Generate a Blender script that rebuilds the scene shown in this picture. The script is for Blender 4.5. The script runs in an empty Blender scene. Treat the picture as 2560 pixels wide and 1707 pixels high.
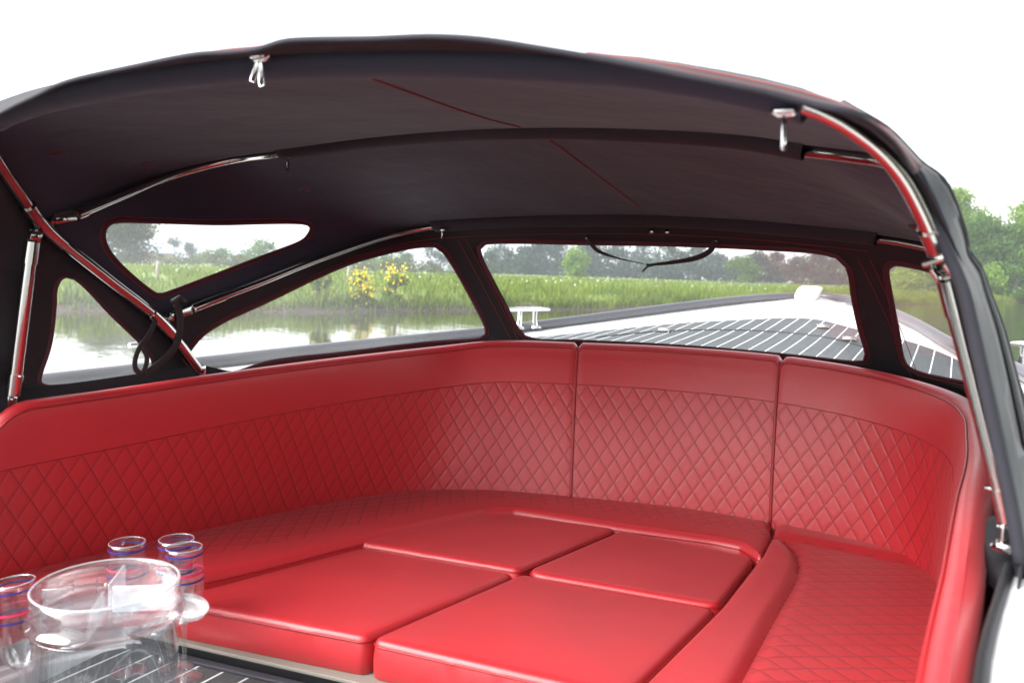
import bpy, bmesh, math, random
import numpy as np
from mathutils import Vector, Matrix
from mathutils.geometry import delaunay_2d_cdt
C = bpy.context.scene
COL = C.collection
PI = math.pi
rng = np.random.default_rng(7)
# ---------------------------------------------------------------- camera
cd = bpy.data.cameras.new('camera'); cam = bpy.data.objects.new('camera', cd); COL.objects.link(cam)
cd.sensor_width = 36; cd.lens = 28; cd.clip_start = .02; cd.clip_end = 3000
_y, _p, _r = math.radians(29), math.radians(4.97), math.radians(2.0)
_F = Vector((-math.sin(_y)*math.cos(_p), math.cos(_y)*math.cos(_p), -math.sin(_p)))
_R0 = Vector((math.cos(_y), math.sin(_y), 0)); _U0 = _R0.cross(_F)
_R = _R0*math.cos(_r)+_U0*math.sin(_r); _U = _U0*math.cos(_r)-_R0*math.sin(_r)
_M = Matrix((_R, _U, -_F)).transposed().to_4x4(); _M.translation = (0, 0, 1.25)
cam.matrix_world = _M
cd.dof.use_dof = True; cd.dof.focus_distance = 1.9; cd.dof.aperture_fstop = 5.6
C.camera = cam
# ---------------------------------------------------------------- world: bright overcast
SUN_EL, SUN_AZ = math.radians(38), math.radians(218)
w = bpy.data.worlds.new('World'); C.world = w; w.use_nodes = True
nt = w.node_tree; nt.nodes.clear()
sky = nt.nodes.new('ShaderNodeTexSky'); sky.sky_type = 'NISHITA'; sky.sun_disc = False
sky.sun_elevation = SUN_EL; sky.sun_rotation = SUN_AZ; sky.dust_density = 1.5; sky.air_density = 1.0; sky.altitude = 0
hs = nt.nodes.new('ShaderNodeHueSaturation'); hs.inputs['Saturation'].default_value = .10; hs.inputs['Value'].default_value = 1.0
bg = nt.nodes.new('ShaderNodeBackground'); bg.inputs['Strength'].default_value = .076
wo = nt.nodes.new('ShaderNodeOutputWorld')
nt.links.new(sky.outputs[0], hs.inputs['Color']); nt.links.new(hs.outputs[0], bg.inputs[0]); nt.links.new(bg.outputs[0], wo.inputs[0])
sd = bpy.data.lights.new('sun', 'SUN'); sd.energy = 1.5; sd.angle = math.radians(50); sd.color = (1, .98, .95)
so = bpy.data.objects.new('sun', sd); COL.objects.link(so)
_d = Vector((math.sin(SUN_AZ)*math.cos(SUN_EL), math.cos(SUN_AZ)*math.cos(SUN_EL), math.sin(SUN_EL)))
so.rotation_euler = _d.to_track_quat('Z', 'Y').to_euler()
C.view_settings.view_transform = 'Standard'; C.view_settings.look = 'None'; C.view_settings.gamma = 1
C.view_settings.exposure = 2.74
C.cycles.max_bounces = 10; C.cycles.transparent_max_bounces = 24
C.cycles.sample_clamp_indirect = 6
def _np(a): return np.array(a,float)
def cr(pts,n=None,per=12):
    """Catmull-Rom through 3D/2D points, resampled by arc length."""
    P=_np(pts)
    if len(P)<3:
        t=np.linspace(0,1,n or 2)[:,None];return P[0]*(1-t)+P[-1]*t
    E=np.vstack([2*P[0]-P[1],P,2*P[-1]-P[-2]]);out=[]
    for i in range(1,len(E)-2):
        p0,p1,p2,p3=E[i-1:i+3]
        a=max(np.linalg.norm(p1-p0),1e-6)**.5;b=max(np.linalg.norm(p2-p1),1e-6)**.5;d=max(np.linalg.norm(p3-p2),1e-6)**.5
        t=np.linspace(0,1,per,endpoint=False)[:,None]*b+a
        A1=(a-t)/a*p0+t/a*p1;A2=(a+b-t)/b*p1+(t-a)/b*p2;A3=(a+b+d-t)/d*p2+(t-a-b)/d*p3
        B1=(a+b-t)/(a+b)*A1+t/(a+b)*A2;B2=(a+b+d-t)/(b+d)*A2+(t-a)/(b+d)*A3
        out.append((a+b-t)/b*B1+(t-a)/b*B2)
    Q=np.vstack(out+[P[-1:]])
    return rs(Q,n) if n else Q
def rs(P,n):
    P=_np(P);s=np.r_[0,np.cumsum(np.linalg.norm(np.diff(P,axis=0),axis=1))]
    t=np.linspace(0,s[-1],n);return np.stack([np.interp(t,s,P[:,k]) for k in range(P.shape[1])],1)
def rsm(P,marks,counts):
    """resample a dense curve between marked points (index of nearest) with the given counts, so two curves match."""
    P=_np(P);idx=[0]+[int(np.argmin(np.linalg.norm(P-_np(m),axis=1))) for m in marks]+[len(P)-1]
    out=[]
    for k,c in enumerate(counts):
        seg=rs(P[idx[k]:idx[k+1]+1],c+1);out.append(seg if k==len(counts)-1 else seg[:-1])
    return np.vstack(out)
def loft(A,B,m,bulge=0.0,cen=(-.72,1.2,1.1)):
    t=np.linspace(0,1,m)[None,:,None]
    S=A[:,None,:]*(1-t)+B[:,None,:]*t
    if bulge:
        d=S-_np(cen);d/=np.linalg.norm(d,axis=2,keepdims=True)
        S=S+d*(bulge*4*t*(1-t))
    return S
def surf(S,u,v):
    """bilinear lookup, u,v in 0..1 arrays"""
    n,m=S.shape[:2];x=np.clip(u,0,1)*(n-1);y=np.clip(v,0,1)*(m-1)
    i=np.minimum(x.astype(int),n-2);j=np.minimum(y.astype(int),m-2);fx=(x-i)[:,None];fy=(y-j)[:,None]
    return S[i,j]*(1-fx)*(1-fy)+S[i+1,j]*fx*(1-fy)+S[i,j+1]*(1-fx)*fy+S[i+1,j+1]*fx*fy
def lenuv(S):
    n,m=S.shape[:2]
    return (np.linalg.norm(np.diff(S[:,m//2],axis=0),axis=1).sum(),np.linalg.norm(np.diff(S[n//2],axis=0),axis=1).sum())
def zdk(x,y):
    z=np.interp(y,[-1,1,2.0,2.7,3.06,3.43,3.85,4.35,4.8],[.95,.955,.966,.988,1.010,1.042,1.080,1.118,1.145])
    hw=np.interp(y,[0,2,2.7,3.06,3.43,3.85,4.35,4.65,4.85],[1.03,1.0,.93,.83,.68,.51,.33,.2,.1])
    return z+.025*np.clip(1-((np.asarray(x)+.70)/hw)**2,0,1)
G=dict(
 RH=[[-1.5,1.2383,0.9965],[-1.5,1.1357,1.1154],[-1.487,1.0,1.21],[-1.47,0.8663,1.3034],[-1.4319,0.8031,1.3556],[-1.3988,0.7537,1.3963],[-1.3569,0.7071,1.4348],[-1.3105,0.6884,1.4502],[-1.1777,0.672,1.4638],[-1.0434,0.6644,1.47],[-0.9297,0.6609,1.4729],[-0.8235,0.6606,1.4732],[-0.73,0.6624,1.4717],[-0.5823,0.6704,1.4651],[-0.4514,0.6815,1.4559],[-0.3377,0.6957,1.4442],[-0.2559,0.709,1.4333],[-0.121,0.748,1.401],[-0.08,0.776,1.378],[-0.055,0.805,1.354],[-0.037,0.841,1.324],[-0.018,0.893,1.281],[0.012,1.0,1.205],[0.048,1.1357,1.1154],[0.086,1.2383,0.9965]],
 FB=[[-1.2847,0.6938,1.4613],[-1.0786,0.6684,1.4823],[-0.9289,0.6605,1.4888],[-0.8028,0.6562,1.4924],[-0.6913,0.6581,1.4908],[-0.5786,0.6656,1.4846],[-0.4788,0.6745,1.4772],[-0.3642,0.6917,1.4631],[-0.3174,0.699,1.457],[-0.2313,0.7174,1.4419],[-0.1578,0.7379,1.4249],[-0.1225,0.7496,1.4153],[-0.0993,0.7596,1.407],[-0.065,0.7837,1.3872]],
 HEM=[[-1.1742,0.6341,1.4431],[-1.0651,0.6191,1.4556],[-0.9822,0.6087,1.4642],[-0.8479,0.6029,1.4689],[-0.7342,0.6001,1.4712],[-0.6837,0.6027,1.4691],[-0.6461,0.6033,1.4685],[-0.6062,0.6,1.4713],[-0.5782,0.6012,1.4703],[-0.5019,0.608,1.4647],[-0.4351,0.6128,1.4607],[-0.3879,0.6196,1.4551],[-0.3328,0.6322,1.4447],[-0.2732,0.6472,1.4323],[-0.2135,0.6639,1.4186],[-0.1455,0.6827,1.4031],[-0.1128,0.6938,1.3939],[-0.0806,0.7034,1.386]],
 MH=[[-1.47,0.8663,1.3034],[-1.4705,0.9204,1.3258],[-1.498,1.0436,1.3767],[-1.5267,1.1903,1.4373],[-1.4802,1.2936,1.48],[-1.3501,1.3396,1.499],[-1.1542,1.4048,1.5259],[-0.938,1.4239,1.5338],[-0.6883,1.3911,1.5203],[-0.4734,1.3262,1.4934],[-0.3073,1.2542,1.4637],[-0.1981,1.1796,1.4329],[-0.1314,1.1414,1.4171],[-0.0753,1.0907,1.3962],[-0.0167,0.8952,1.2796]],
 FH=[[-1.5,1.1357,1.1154],[-1.5065,1.2316,1.1461],[-1.4925,1.4126,1.2039],[-1.4877,1.5886,1.2602],[-1.456,1.7804,1.3215],[-1.4133,1.8849,1.3549],[-1.3483,1.945,1.3741],[-1.1543,1.9912,1.3889],[-0.9574,2.0109,1.3952],[-0.706,2.0105,1.3951],[-0.4702,1.9679,1.3815],[-0.3108,1.9187,1.3657],[-0.1598,1.8617,1.3475],[-0.0825,1.8185,1.3337],[-0.0377,1.7743,1.3195],[0.048,1.1357,1.1154]],
 W1=[[-0.0825,0.72,1.3892],[-0.0714,0.7359,1.3851],[-0.0567,0.7756,1.3746],[-0.0482,0.8006,1.362],[-0.0398,0.83,1.3448],[-0.0307,0.8523,1.3256],[-0.0105,0.873,1.2839],[0.005,0.8744,1.2479],[0.0192,0.8765,1.1971],[0.0334,0.8786,1.1443],[0.0485,0.881,1.0866],[0.0614,0.883,1.0375],[0.0715,0.8848,0.9921]],
 W2=[[-0.098,0.75,1.405],[-0.0663,0.7992,1.3899],[-0.0497,0.84,1.3763],[-0.0373,0.8607,1.3646],[-0.0238,0.8744,1.3565],[-0.0155,0.891,1.3465],[-0.0063,0.9215,1.3272],[0.0029,0.9515,1.3029],[0.0061,0.969,1.288],[0.0093,0.9745,1.2832],[0.019,0.9802,1.2722],[0.0276,0.9809,1.2486],[0.041,0.982,1.2166],[0.0539,0.9832,1.177],[0.0648,0.9844,1.1411],[0.0727,0.9852,1.1141],[0.0845,0.9866,1.0715],[0.0935,0.988,1.0261],[0.1006,0.9896,0.9754]],
 T=[[-1.462,0.44,0.981],[-1.467,0.78,0.989],[-1.463,0.975,0.993],[-1.455,1.172,1.0],[-1.435,1.43,1.008],[-1.4,1.64,1.0157],[-1.3,1.9,1.032],[-1.17,2.02,1.05],[-0.95,2.12,1.054],[-0.67,2.175,1.059],[-0.4,2.175,1.058],[-0.18,2.13,1.047],[-0.03,2.04,1.032],[0.05,1.93,1.02],[0.08,1.8,1.01],[0.085,1.6,1.0],[0.08,1.4,0.995],[0.062,1.15,0.985],[0.045,0.9,0.975],[0.03,0.66,0.965],[0.025,0.45,0.96]],
 BC=[[-1.5,1.2383,0.9965],[-1.4911,1.346,0.9702],[-1.4854,1.473,0.9742],[-1.4721,1.5995,0.9784],[-1.4441,1.7234,0.984],[-1.4058,1.8446,0.9905],[-1.3472,1.9568,0.9986],[-1.2593,2.0474,1.0104],[-1.1537,2.1177,1.0173],[-1.0384,2.1712,1.0184],[-0.9177,2.2114,1.02],[-0.7935,2.2388,1.0225],[-0.6674,2.2555,1.0241],[-0.5403,2.2614,1.0246],[-0.4132,2.2559,1.0235],[-0.2872,2.239,1.0193],[-0.1645,2.2065,1.0127],[-0.0512,2.1498,1.0039],[0.0455,2.0683,0.9943],[0.1138,1.962,0.9852],[0.144,1.8392,0.9769],[0.1502,1.7124,0.97],[0.1453,1.5853,0.9645],[0.1369,1.4584,0.9616],[0.1222,1.3321,0.9577],[0.086,1.2383,0.9965]],
 HEMF=[[-1.5,0.66,0.985],[-1.5,0.66,1.15],[-1.47,0.655,1.27],[-1.4,0.65,1.35],[-1.3,0.64,1.41],[-1.1742,0.6341,1.4431],[-1.0651,0.6191,1.4556],[-0.9822,0.6087,1.4642],[-0.8479,0.6029,1.4689],[-0.7342,0.6001,1.4712],[-0.6837,0.6027,1.4691],[-0.6461,0.6033,1.4685],[-0.6062,0.6,1.4713],[-0.5782,0.6012,1.4703],[-0.5019,0.608,1.4647],[-0.4351,0.6128,1.4607],[-0.3879,0.6196,1.4551],[-0.3328,0.6322,1.4447],[-0.2732,0.6472,1.4323],[-0.2135,0.6639,1.4186],[-0.1455,0.6827,1.4031],[-0.1128,0.6938,1.3939],[-0.0806,0.7034,1.386],[-0.0567,0.7756,1.3746],[-0.0398,0.83,1.3448],[-0.0105,0.873,1.2839],[0.0192,0.8765,1.1971],[0.0485,0.881,1.0866],[0.0715,0.8848,0.9921]],
 VA0=[[-0.7342,0.6001,1.4712],[-0.6837,0.6027,1.4691],[-0.6461,0.6033,1.4685],[-0.6138,0.6016,1.4699]],VB0=[[-0.7598,0.6211,1.4799],[-0.7045,0.621,1.4799],[-0.6667,0.6225,1.4786],[-0.6353,0.6227,1.4785]],
 VA1=[[-0.2914,0.6422,1.4365],[-0.2732,0.6472,1.4323],[-0.2135,0.6639,1.4186],[-0.1455,0.6827,1.4031],[-0.1128,0.6938,1.3939],[-0.0806,0.7034,1.386],[-0.0531,0.7268,1.3667],[-0.0384,0.7549,1.3435]],VB1=[[-0.3006,0.662,1.446],[-0.2813,0.6659,1.4429],[-0.219,0.6794,1.4317],[-0.1495,0.6989,1.4157],[-0.116,0.71,1.4065],[-0.094,0.7194,1.3987],[-0.0616,0.7422,1.3799],[-0.0451,0.7609,1.3644],[-0.0335,0.7754,1.3525]],
)
UVW=dict(
 A=('R2',[(0.0546,0.1633),(0.046,0.1716),(0.0354,0.2317),(0.0259,0.3795),(0.0226,0.7505),(0.0243,0.7898),(0.0302,0.7985),(0.0993,0.8006),(0.1775,0.7985),(0.1907,0.7628),(0.2002,0.7127),(0.1989,0.6758),(0.1329,0.4538),(0.0835,0.2636)]),
 Bw=('R0',[(0.1119,0.2551),(0.1011,0.34),(0.0778,0.4249),(0.039,0.5323),(0.0135,0.6059),(0.0086,0.6094),(0.0063,0.587),(0.0056,0.2298),(0.0111,0.1797),(0.018,0.1596),(0.0305,0.1608),(0.0664,0.2029),(0.1069,0.2073),(0.1116,0.2256)]),
 Cw=('R3',[(0.0005,0.7482),(0.0201,0.4747),(0.0339,0.3677),(0.0516,0.3017),(0.0772,0.2614),(0.1887,0.1463),(0.24,0.1397),(0.2818,0.1507),(0.291,0.1622),(0.2953,0.202),(0.2986,0.6196),(0.2976,0.8217),(0.2963,0.8571),(0.2897,0.8941),(0.2381,0.8871),(0.1465,0.8739),(0.0647,0.8348),(0.0041,0.921)]),
 Dw=('R3',[(0.3343,0.2049),(0.339,0.1753),(0.3463,0.1666),(0.4442,0.1828),(0.5333,0.1827),(0.6,0.1706),(0.6623,0.1623),(0.6708,0.1873),(0.6709,0.2411),(0.6602,0.4251),(0.6506,0.627),(0.6434,0.8357),(0.6401,0.871),(0.6335,0.8869),(0.572,0.9087),(0.4814,0.909),(0.3847,0.9046),(0.3369,0.9012),(0.3319,0.8671),(0.3311,0.6158),(0.3322,0.2591)]),
 Ew=('R3',[(0.706,0.2188),(0.7083,0.1981),(0.7142,0.1734),(0.7256,0.1705),(0.7412,0.1781),(0.751,0.1912),(0.7621,0.218),(0.7644,0.3267),(0.7486,0.6132),(0.7334,0.8362),(0.7294,0.8553),(0.7189,0.865),(0.6872,0.8735),(0.6787,0.8534),(0.6777,0.811),(0.6858,0.6157)]),
 s1=('R1',[(0.5636,0.0868),(0.56,0.1823),(0.5579,0.3331),(0.5533,0.5329),(0.5498,0.7305),(0.5498,0.905)]),
 s2=('R2',[(0.5485,0.0941),(0.5411,0.297),(0.5337,0.5454),(0.5275,0.8277)]),
 d1=('R1',[(0.1325,0.3216),(0.1443,0.3269),(0.1497,0.3668),(0.1373,0.374),(0.1325,0.3216)]),
 d2=('R1',[(0.1603,0.7636),(0.1694,0.7421),(0.1726,0.785),(0.1625,0.8232),(0.1603,0.7636)]),
 d3=('R2',[(0.2357,0.3658),(0.2441,0.3405),(0.2482,0.3679),(0.2409,0.3856)]),
 d4=('R2',[(0.2575,0.6788),(0.2639,0.6647),(0.2689,0.707),(0.2618,0.7198),(0.2575,0.6788)]),
)
L=dict(
 teak=[[-1.4184,2.7026,1.0022],[-1.3287,2.8727,1.0149],[-1.236,3.0535,1.0282],[-1.02,3.348,1.0589],[-0.8166,3.518,1.0781],[-0.6565,3.6496,1.0907],[-0.5405,3.6878,1.0924],[-0.4357,3.5969,1.0814],[-0.3116,3.4569,1.065],[-0.1739,3.3419,1.0499],[0.0209,3.042,1.0193]],
 cleat=[[-1.7233,3.2432,1.0258],[-1.8,1.4022,0.9594],[0.1862,2.8298,0.9964]],
 bowlight=[[-0.6682,4.5463,1.1544]],
 strap=[[-0.8939,2.02,1.3544],[-0.8826,2.02,1.3344],[-0.8638,2.02,1.317],[-0.8147,2.02,1.3003],[-0.7153,2.02,1.2807],[-0.6564,2.02,1.289],[-0.5881,2.02,1.3029],[-0.5533,2.02,1.3223],[-0.5435,2.02,1.3466]],
 straptail=[[-0.7034,2.02,1.2833],[-0.7187,2.02,1.276],[-0.7313,2.02,1.263]],
 snaps=[[-0.8983,2.03,1.3526],[-0.5451,2.03,1.3471],[-0.715,2.03,1.3703],[-0.6722,2.03,1.3694]],
 tie1=[[-1.455,1.1646,1.1549],[-1.455,1.1736,1.1357],[-1.455,1.1747,1.0928],[-1.455,1.1645,1.0648],[-1.455,1.1335,1.0339],[-1.455,1.0907,1.0079],[-1.455,1.0597,0.99]],
 tie2=[[-1.47,1.1109,1.1228],[-1.47,1.0939,1.0912],[-1.47,1.0711,1.0651],[-1.47,1.0608,1.0386],[-1.47,1.0627,1.0202],[-1.47,1.0759,1.0116],[-1.47,1.0863,1.0273],[-1.47,1.0885,1.0455],[-1.47,1.0793,1.0646]],
 zips=[[-0.683,0.6428,1.4749],[-0.1427,0.7353,1.3985],[-1.3371,1.34,1.4927],[-1.32,1.94,1.3664]],
 stub_s=[[0.074,1.0666,0.965]],
 strutp=[[-1.49,0.8174,0.9942],[-1.47,0.8453,1.2739]],
 struts=[[0.0625,0.93,1.0191],[-0.0083,0.9,1.2564]],
 pad=[[0.0488,1.0358,0.955],[0.0447,0.9868,0.955],[0.0497,0.948,0.955],[0.0645,0.9341,0.955],[0.08,0.931,0.955],[0.0907,1.1045,0.955]],
 mouth=[[0.0533,1.0094,0.93],[0.038,0.8455,0.93],[0.0268,0.7269,0.93]],
 c_farport=[[-1.1621,1.3722],[-1.09,1.6058],[-1.0306,1.7551],[-0.6892,1.8188],[-0.7626,1.4367]],
 c_farstb=[[-0.6822,1.8156],[-0.3555,1.8143],[-0.3566,1.4972],[-0.7526,1.4375]],
 c_nearport=[[-1.2738,1.0679],[-1.1749,1.3874],[-0.7704,1.448],[-0.8447,1.0392],[-1.2333,0.9597]],
 c_nearstb=[[-0.7628,1.4532],[-0.3621,1.5144],[-0.3899,1.1406],[-0.4133,1.0878],[-0.8372,1.0383]],
 s_stb_in=[[-0.3623,2.0155],[-0.3457,1.7979],[-0.3501,1.4773],[-0.3654,1.2769],[-0.3775,1.1197]],
 s_border=[[-0.3598,1.9769],[-0.2991,1.9061],[-0.2656,1.8106],[-0.2536,1.6981],[-0.2545,1.4723],[-0.2525,1.2005]],
 s_front=[[-1.0128,1.7289],[-0.9615,1.7751],[-0.686,1.8092],[-0.46,1.8499],[-0.3984,1.8485],[-0.3518,1.7937]],
 s_pt=[[-1.231,1.032],[-1.1436,1.343],[-1.0709,1.5777],[-1.018,1.716]],
 bb=[[-1.5207,0.8045],[-1.4718,1.0392],[-1.4087,1.4846],[-1.2685,1.7588],[-1.0929,1.8871],[-0.8854,1.9593],[-0.6034,2.0395],[-0.3688,2.0502],[-0.1335,2.0203],[-0.0392,1.9661],[-0.0074,1.9101]],
 strip=[[-1.2229,0.9609],[-0.8413,1.028]],
 tray=[[-0.9981,0.653,0.8],[-1.1312,0.7401,0.74]],
 flutes=[[-1.2826,0.8759,0.5],[-1.2141,0.9492,0.5],[-1.1738,0.9409,0.5],[-1.2326,0.6822,0.735],[-1.1636,0.6013,0.735]],
 cam=[[0.0,0.0,1.25],[-0.483,0.8713,-0.0866],[0.8726,0.4872,0.0348],[-0.0725,0.0588,0.9956]],
)
def outward(P,off,nrm):
    P=_np(P);t=np.gradient(P,axis=0);o=np.cross(t,nrm);o/=np.maximum(np.linalg.norm(o,axis=1),1e-9)[:,None]
    if ((P-_np([-.72,P[:,1].mean(),.9]))*o).sum()<0:o=-o
    return P+o*off
RHc=cr(G['RH']);MHc=cr(G['MH']);FHc=cr(G['FH'])
nRH=np.cross(_np(G['RH'][3])-_np(G['RH'][0]),[1,0,0]);nRH/=np.linalg.norm(nRH)
nMH=np.cross(_np(G['MH'][8])-_np(G['MH'][0]),[1,0,0]);nMH/=np.linalg.norm(nMH)
nFH=np.cross(_np(G['FH'][8])-_np(G['FH'][0]),[1,0,0]);nFH/=np.linalg.norm(nFH)
RHo=outward(RHc,.015,nRH);MHo=outward(MHc,.015,nMH);FHo=outward(FHc,.015,nFH)
iJp=int(np.argmin(np.linalg.norm(RHc-_np(G['RH'][3]),axis=1)));iJs=int(np.argmin(np.linalg.norm(RHc-_np(G['RH'][21]),axis=1)))
iKp=int(np.argmin(np.linalg.norm(RHc-_np(G['RH'][1]),axis=1)));iKs=int(np.argmin(np.linalg.norm(RHc-_np(G['RH'][23]),axis=1)))
hem=cr(G['HEMF'])
R0A=RHo
R0=loft(rs(RHo,200),rs(hem,200),10)
up=RHo[iJp:iJs+1]
mh=np.vstack([up[:1],MHo[6:-6],up[-1:]])
R1=loft(rs(up,200),rs(mh,200),22,-.006)
fh=np.vstack([RHo[iKp:iKp+1],FHo[6:-6],RHo[iKs:iKs+1]])
R2=loft(rs(mh,220),rs(fh,220),26,.004)
bc=cr(G['BC']);bco=bc.copy()
R3=loft(rs(fh,260),rs(bco,260),22,.012)
PAN=dict(R0=R0,R1=R1,R2=R2,R3=R3)
# ================================================================ materials
MATS = {}
def mat(name, col=(.5,.5,.5), rough=.5, metal=0., spec=.5, coat=0., fn=None, sheen=0):
    if name in MATS: return MATS[name]
    m = bpy.data.materials.new(name); m.use_nodes = True; n = m.node_tree
    b = n.nodes['Principled BSDF']; b.inputs['Coat Roughness'].default_value = .38 if 'red' in name else .05; b.inputs['Base Color'].default_value = (*col, 1); b.inputs['Roughness'].default_value = rough
    b.inputs['Metallic'].default_value = metal; b.inputs['Specular IOR Level'].default_value = spec
    b.inputs['Coat Weight'].default_value = coat
    if sheen: b.inputs['Sheen Weight'].default_value = sheen; b.inputs['Sheen Roughness'].default_value = .4
    if fn: fn(n, b)
    MATS[name] = m; return m
def N(n, t, **k):
    x = n.nodes.new(t)
    for a, v in k.items():
        if a in x.inputs.keys() if not hasattr(x, a) else False: x.inputs[a].default_value = v
        else: setattr(x, a, v)
    return x
def mth(n, op, a, b=None, c=None, clamp=False):
    x = n.nodes.new('ShaderNodeMath'); x.operation = op; x.use_clamp = clamp
    for i, v in enumerate((a, b, c)):
        if v is None: continue
        if isinstance(v, (int, float)): x.inputs[i].default_value = v
        else: n.links.new(v, x.inputs[i])
    return x.outputs[0]
def noise(n, scale, detail=3, vec=None, rough=.5):
    x = n.nodes.new('ShaderNodeTexNoise'); x.inputs['Scale'].default_value = scale; x.inputs['Detail'].default_value = detail; x.inputs['Roughness'].default_value = rough
    if vec is None:
        t = n.nodes.new('ShaderNodeTexCoord'); vec = t.outputs['Object']
    n.links.new(vec, x.inputs['Vector']); return x.outputs['Fac']
def ramp(n, f, stops):
    r = n.nodes.new('ShaderNodeValToRGB'); e = r.color_ramp.elements
    e[0].position, e[0].color = stops[0][0], (*stops[0][1], 1); e[1].position, e[1].color = stops[-1][0], (*stops[-1][1], 1)
    for p, c_ in stops[1:-1]:
        q = e.new(p); q.color = (*c_, 1)
    n.links.new(f, r.inputs[0]); return r.outputs[0]
def bump(n, b, h, dist, strength=1., prev=None):
    x = n.nodes.new('ShaderNodeBump'); x.inputs['Distance'].default_value = dist; x.inputs['Strength'].default_value = strength
    n.links.new(h, x.inputs['Height'])
    if prev is not None: n.links.new(prev, x.inputs['Normal'])
    n.links.new(x.outputs[0], b.inputs['Normal']); return x.outputs[0]
RED = (.445, .0165, .0225)
def leather_common(n, b):
    t = noise(n, 420, 2); t2 = noise(n, 7, 3); t3 = noise(n, 30, 4, rough=.65)
    o = bump(n, b, t, .0005, .4); o = bump(n, b, t2, .006, .32, o); o = bump(n, b, t3, .0012, .35, o)
    if not any(l.to_socket == b.inputs['Base Color'] for l in n.links):
        c_ = ramp(n, t2, [(.3, tuple(x*.93 for x in RED)), (.7, tuple(x*1.05 for x in RED))]); n.links.new(c_, b.inputs['Base Color'])
    r = mth(n, 'MULTIPLY_ADD', t2, .12, .36); n.links.new(r, b.inputs['Roughness'])
    return o
def quilt(n, b, umax_attr=None):
    """diamond stitched quilting on UV in metres; uv.z unused; mask by the 'quilt' attribute (1 = quilted)"""
    prev = leather_common(n, b)
    uv = n.nodes.new('ShaderNodeUVMap'); uv.uv_map = 'UVMap'
    s = n.nodes.new('ShaderNodeSeparateXYZ'); n.links.new(uv.outputs[0], s.inputs[0])
    at = n.nodes.new('ShaderNodeAttribute'); at.attribute_name = 'quilt'
    W_, H_ = .043, .066
    a = mth(n, 'MULTIPLY', s.outputs[0], 1/W_); c_ = mth(n, 'MULTIPLY', s.outputs[1], 1/H_)
    p = mth(n, 'ADD', a, c_); q = mth(n, 'SUBTRACT', a, c_)
    def dist(v):
        f = mth(n, 'FRACT', v); return mth(n, 'SUBTRACT', .5, mth(n, 'ABSOLUTE', mth(n, 'SUBTRACT', f, .5)))
    d = mth(n, 'MINIMUM', dist(p), dist(q))
    m_ = mth(n, 'GREATER_THAN', at.outputs['Fac'], .5)
    h = mth(n, 'POWER', mth(n, 'MULTIPLY', d, 5.0, clamp=True), .6)
    # groove: outside the quilt stays high
    h = mth(n, 'ADD', mth(n, 'MULTIPLY', h, m_), mth(n, 'MULTIPLY', mth(n, 'SUBTRACT', 1, m_), .8))
    o = bump(n, b, h, .0024, .42, prev)
    line = mth(n, 'MULTIPLY', mth(n, 'LESS_THAN', d, .035), m_)
    # stitch lines in darker red: groove shade painted in with the thread
    mx = n.nodes.new('ShaderNodeMix'); mx.data_type = 'RGBA'; n.links.new(line, mx.inputs[0])
    mx.inputs[6].default_value = (*RED, 1); mx.inputs[7].default_value = (.24, .0055, .009, 1)
    n.links.new(mx.outputs[2], b.inputs['Base Color'])
M_leather = mat('red_leather', RED, .42, spec=.6, coat=.12, sheen=.06, fn=lambda n, b: leather_common(n, b) and None)
M_quilt = mat('red_quilted_leather', RED, .42, spec=.6, coat=.12, sheen=.06, fn=quilt)
M_piping = mat('red_piping', (.30, .009, .013), .38)
def canv(dark):
    def f(n, b):
        t = n.nodes.new('ShaderNodeTexCoord')
        f1 = noise(n, 900, 1); f2 = noise(n, 2.2, 4)
        c_ = ramp(n, f2, [(.3, tuple(x*.85 for x in dark)), (.7, tuple(x*1.15 for x in dark))]); n.links.new(c_, b.inputs['Base Color'])
        o = bump(n, b, f1, .0005, .5); bump(n, b, noise(n, 4, 4), .022, .6, o)
    return f
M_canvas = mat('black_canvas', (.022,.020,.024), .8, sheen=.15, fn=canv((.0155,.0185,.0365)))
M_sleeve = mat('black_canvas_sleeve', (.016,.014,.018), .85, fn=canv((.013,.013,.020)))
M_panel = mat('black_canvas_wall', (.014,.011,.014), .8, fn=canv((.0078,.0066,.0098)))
M_outer = mat('grey_outer_canvas', (.06,.065,.07), .75, sheen=.15, fn=canv((.024,.029,.031)))
M_trim = mat('maroon_binding', (.05,.006,.012), .7)
M_thread = mat('red_thread', (.22,.012,.018), .6)
M_steel = mat('polished_steel', (.40,.39,.37), .10, metal=1, fn=lambda n, b: bump(n, b, noise(n, 60, 2), .0004, .15) and None)
M_chrome = mat('white_chrome', (.66,.66,.66), .14, metal=1)
M_blackpl = mat('black_plastic', (.012,.012,.014), .5, spec=.3)
M_web = mat('black_webbing', (.012,.011,.012), .7)
def gelf(n, b):
    c_ = ramp(n, noise(n, 3, 4), [(.3, (.78,.79,.79)), (.7, (.84,.84,.83))]); n.links.new(c_, b.inputs['Base Color'])
M_white = mat('white_gelcoat', (.8,.8,.8), .22, coat=.4, fn=gelf)
M_beige = mat('beige_trim', (.24,.225,.19), .5)
M_rail = mat('grey_rub_rail', (.055,.052,.065), .3, fn=lambda n, b: bump(n, b, noise(n, 30, 3), .002, .3) and None)
M_lining = mat('dark_red_lining', (.10,.008,.012), .6)
M_whitepl = mat('white_plastic', (.8,.8,.8), .3)
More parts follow.
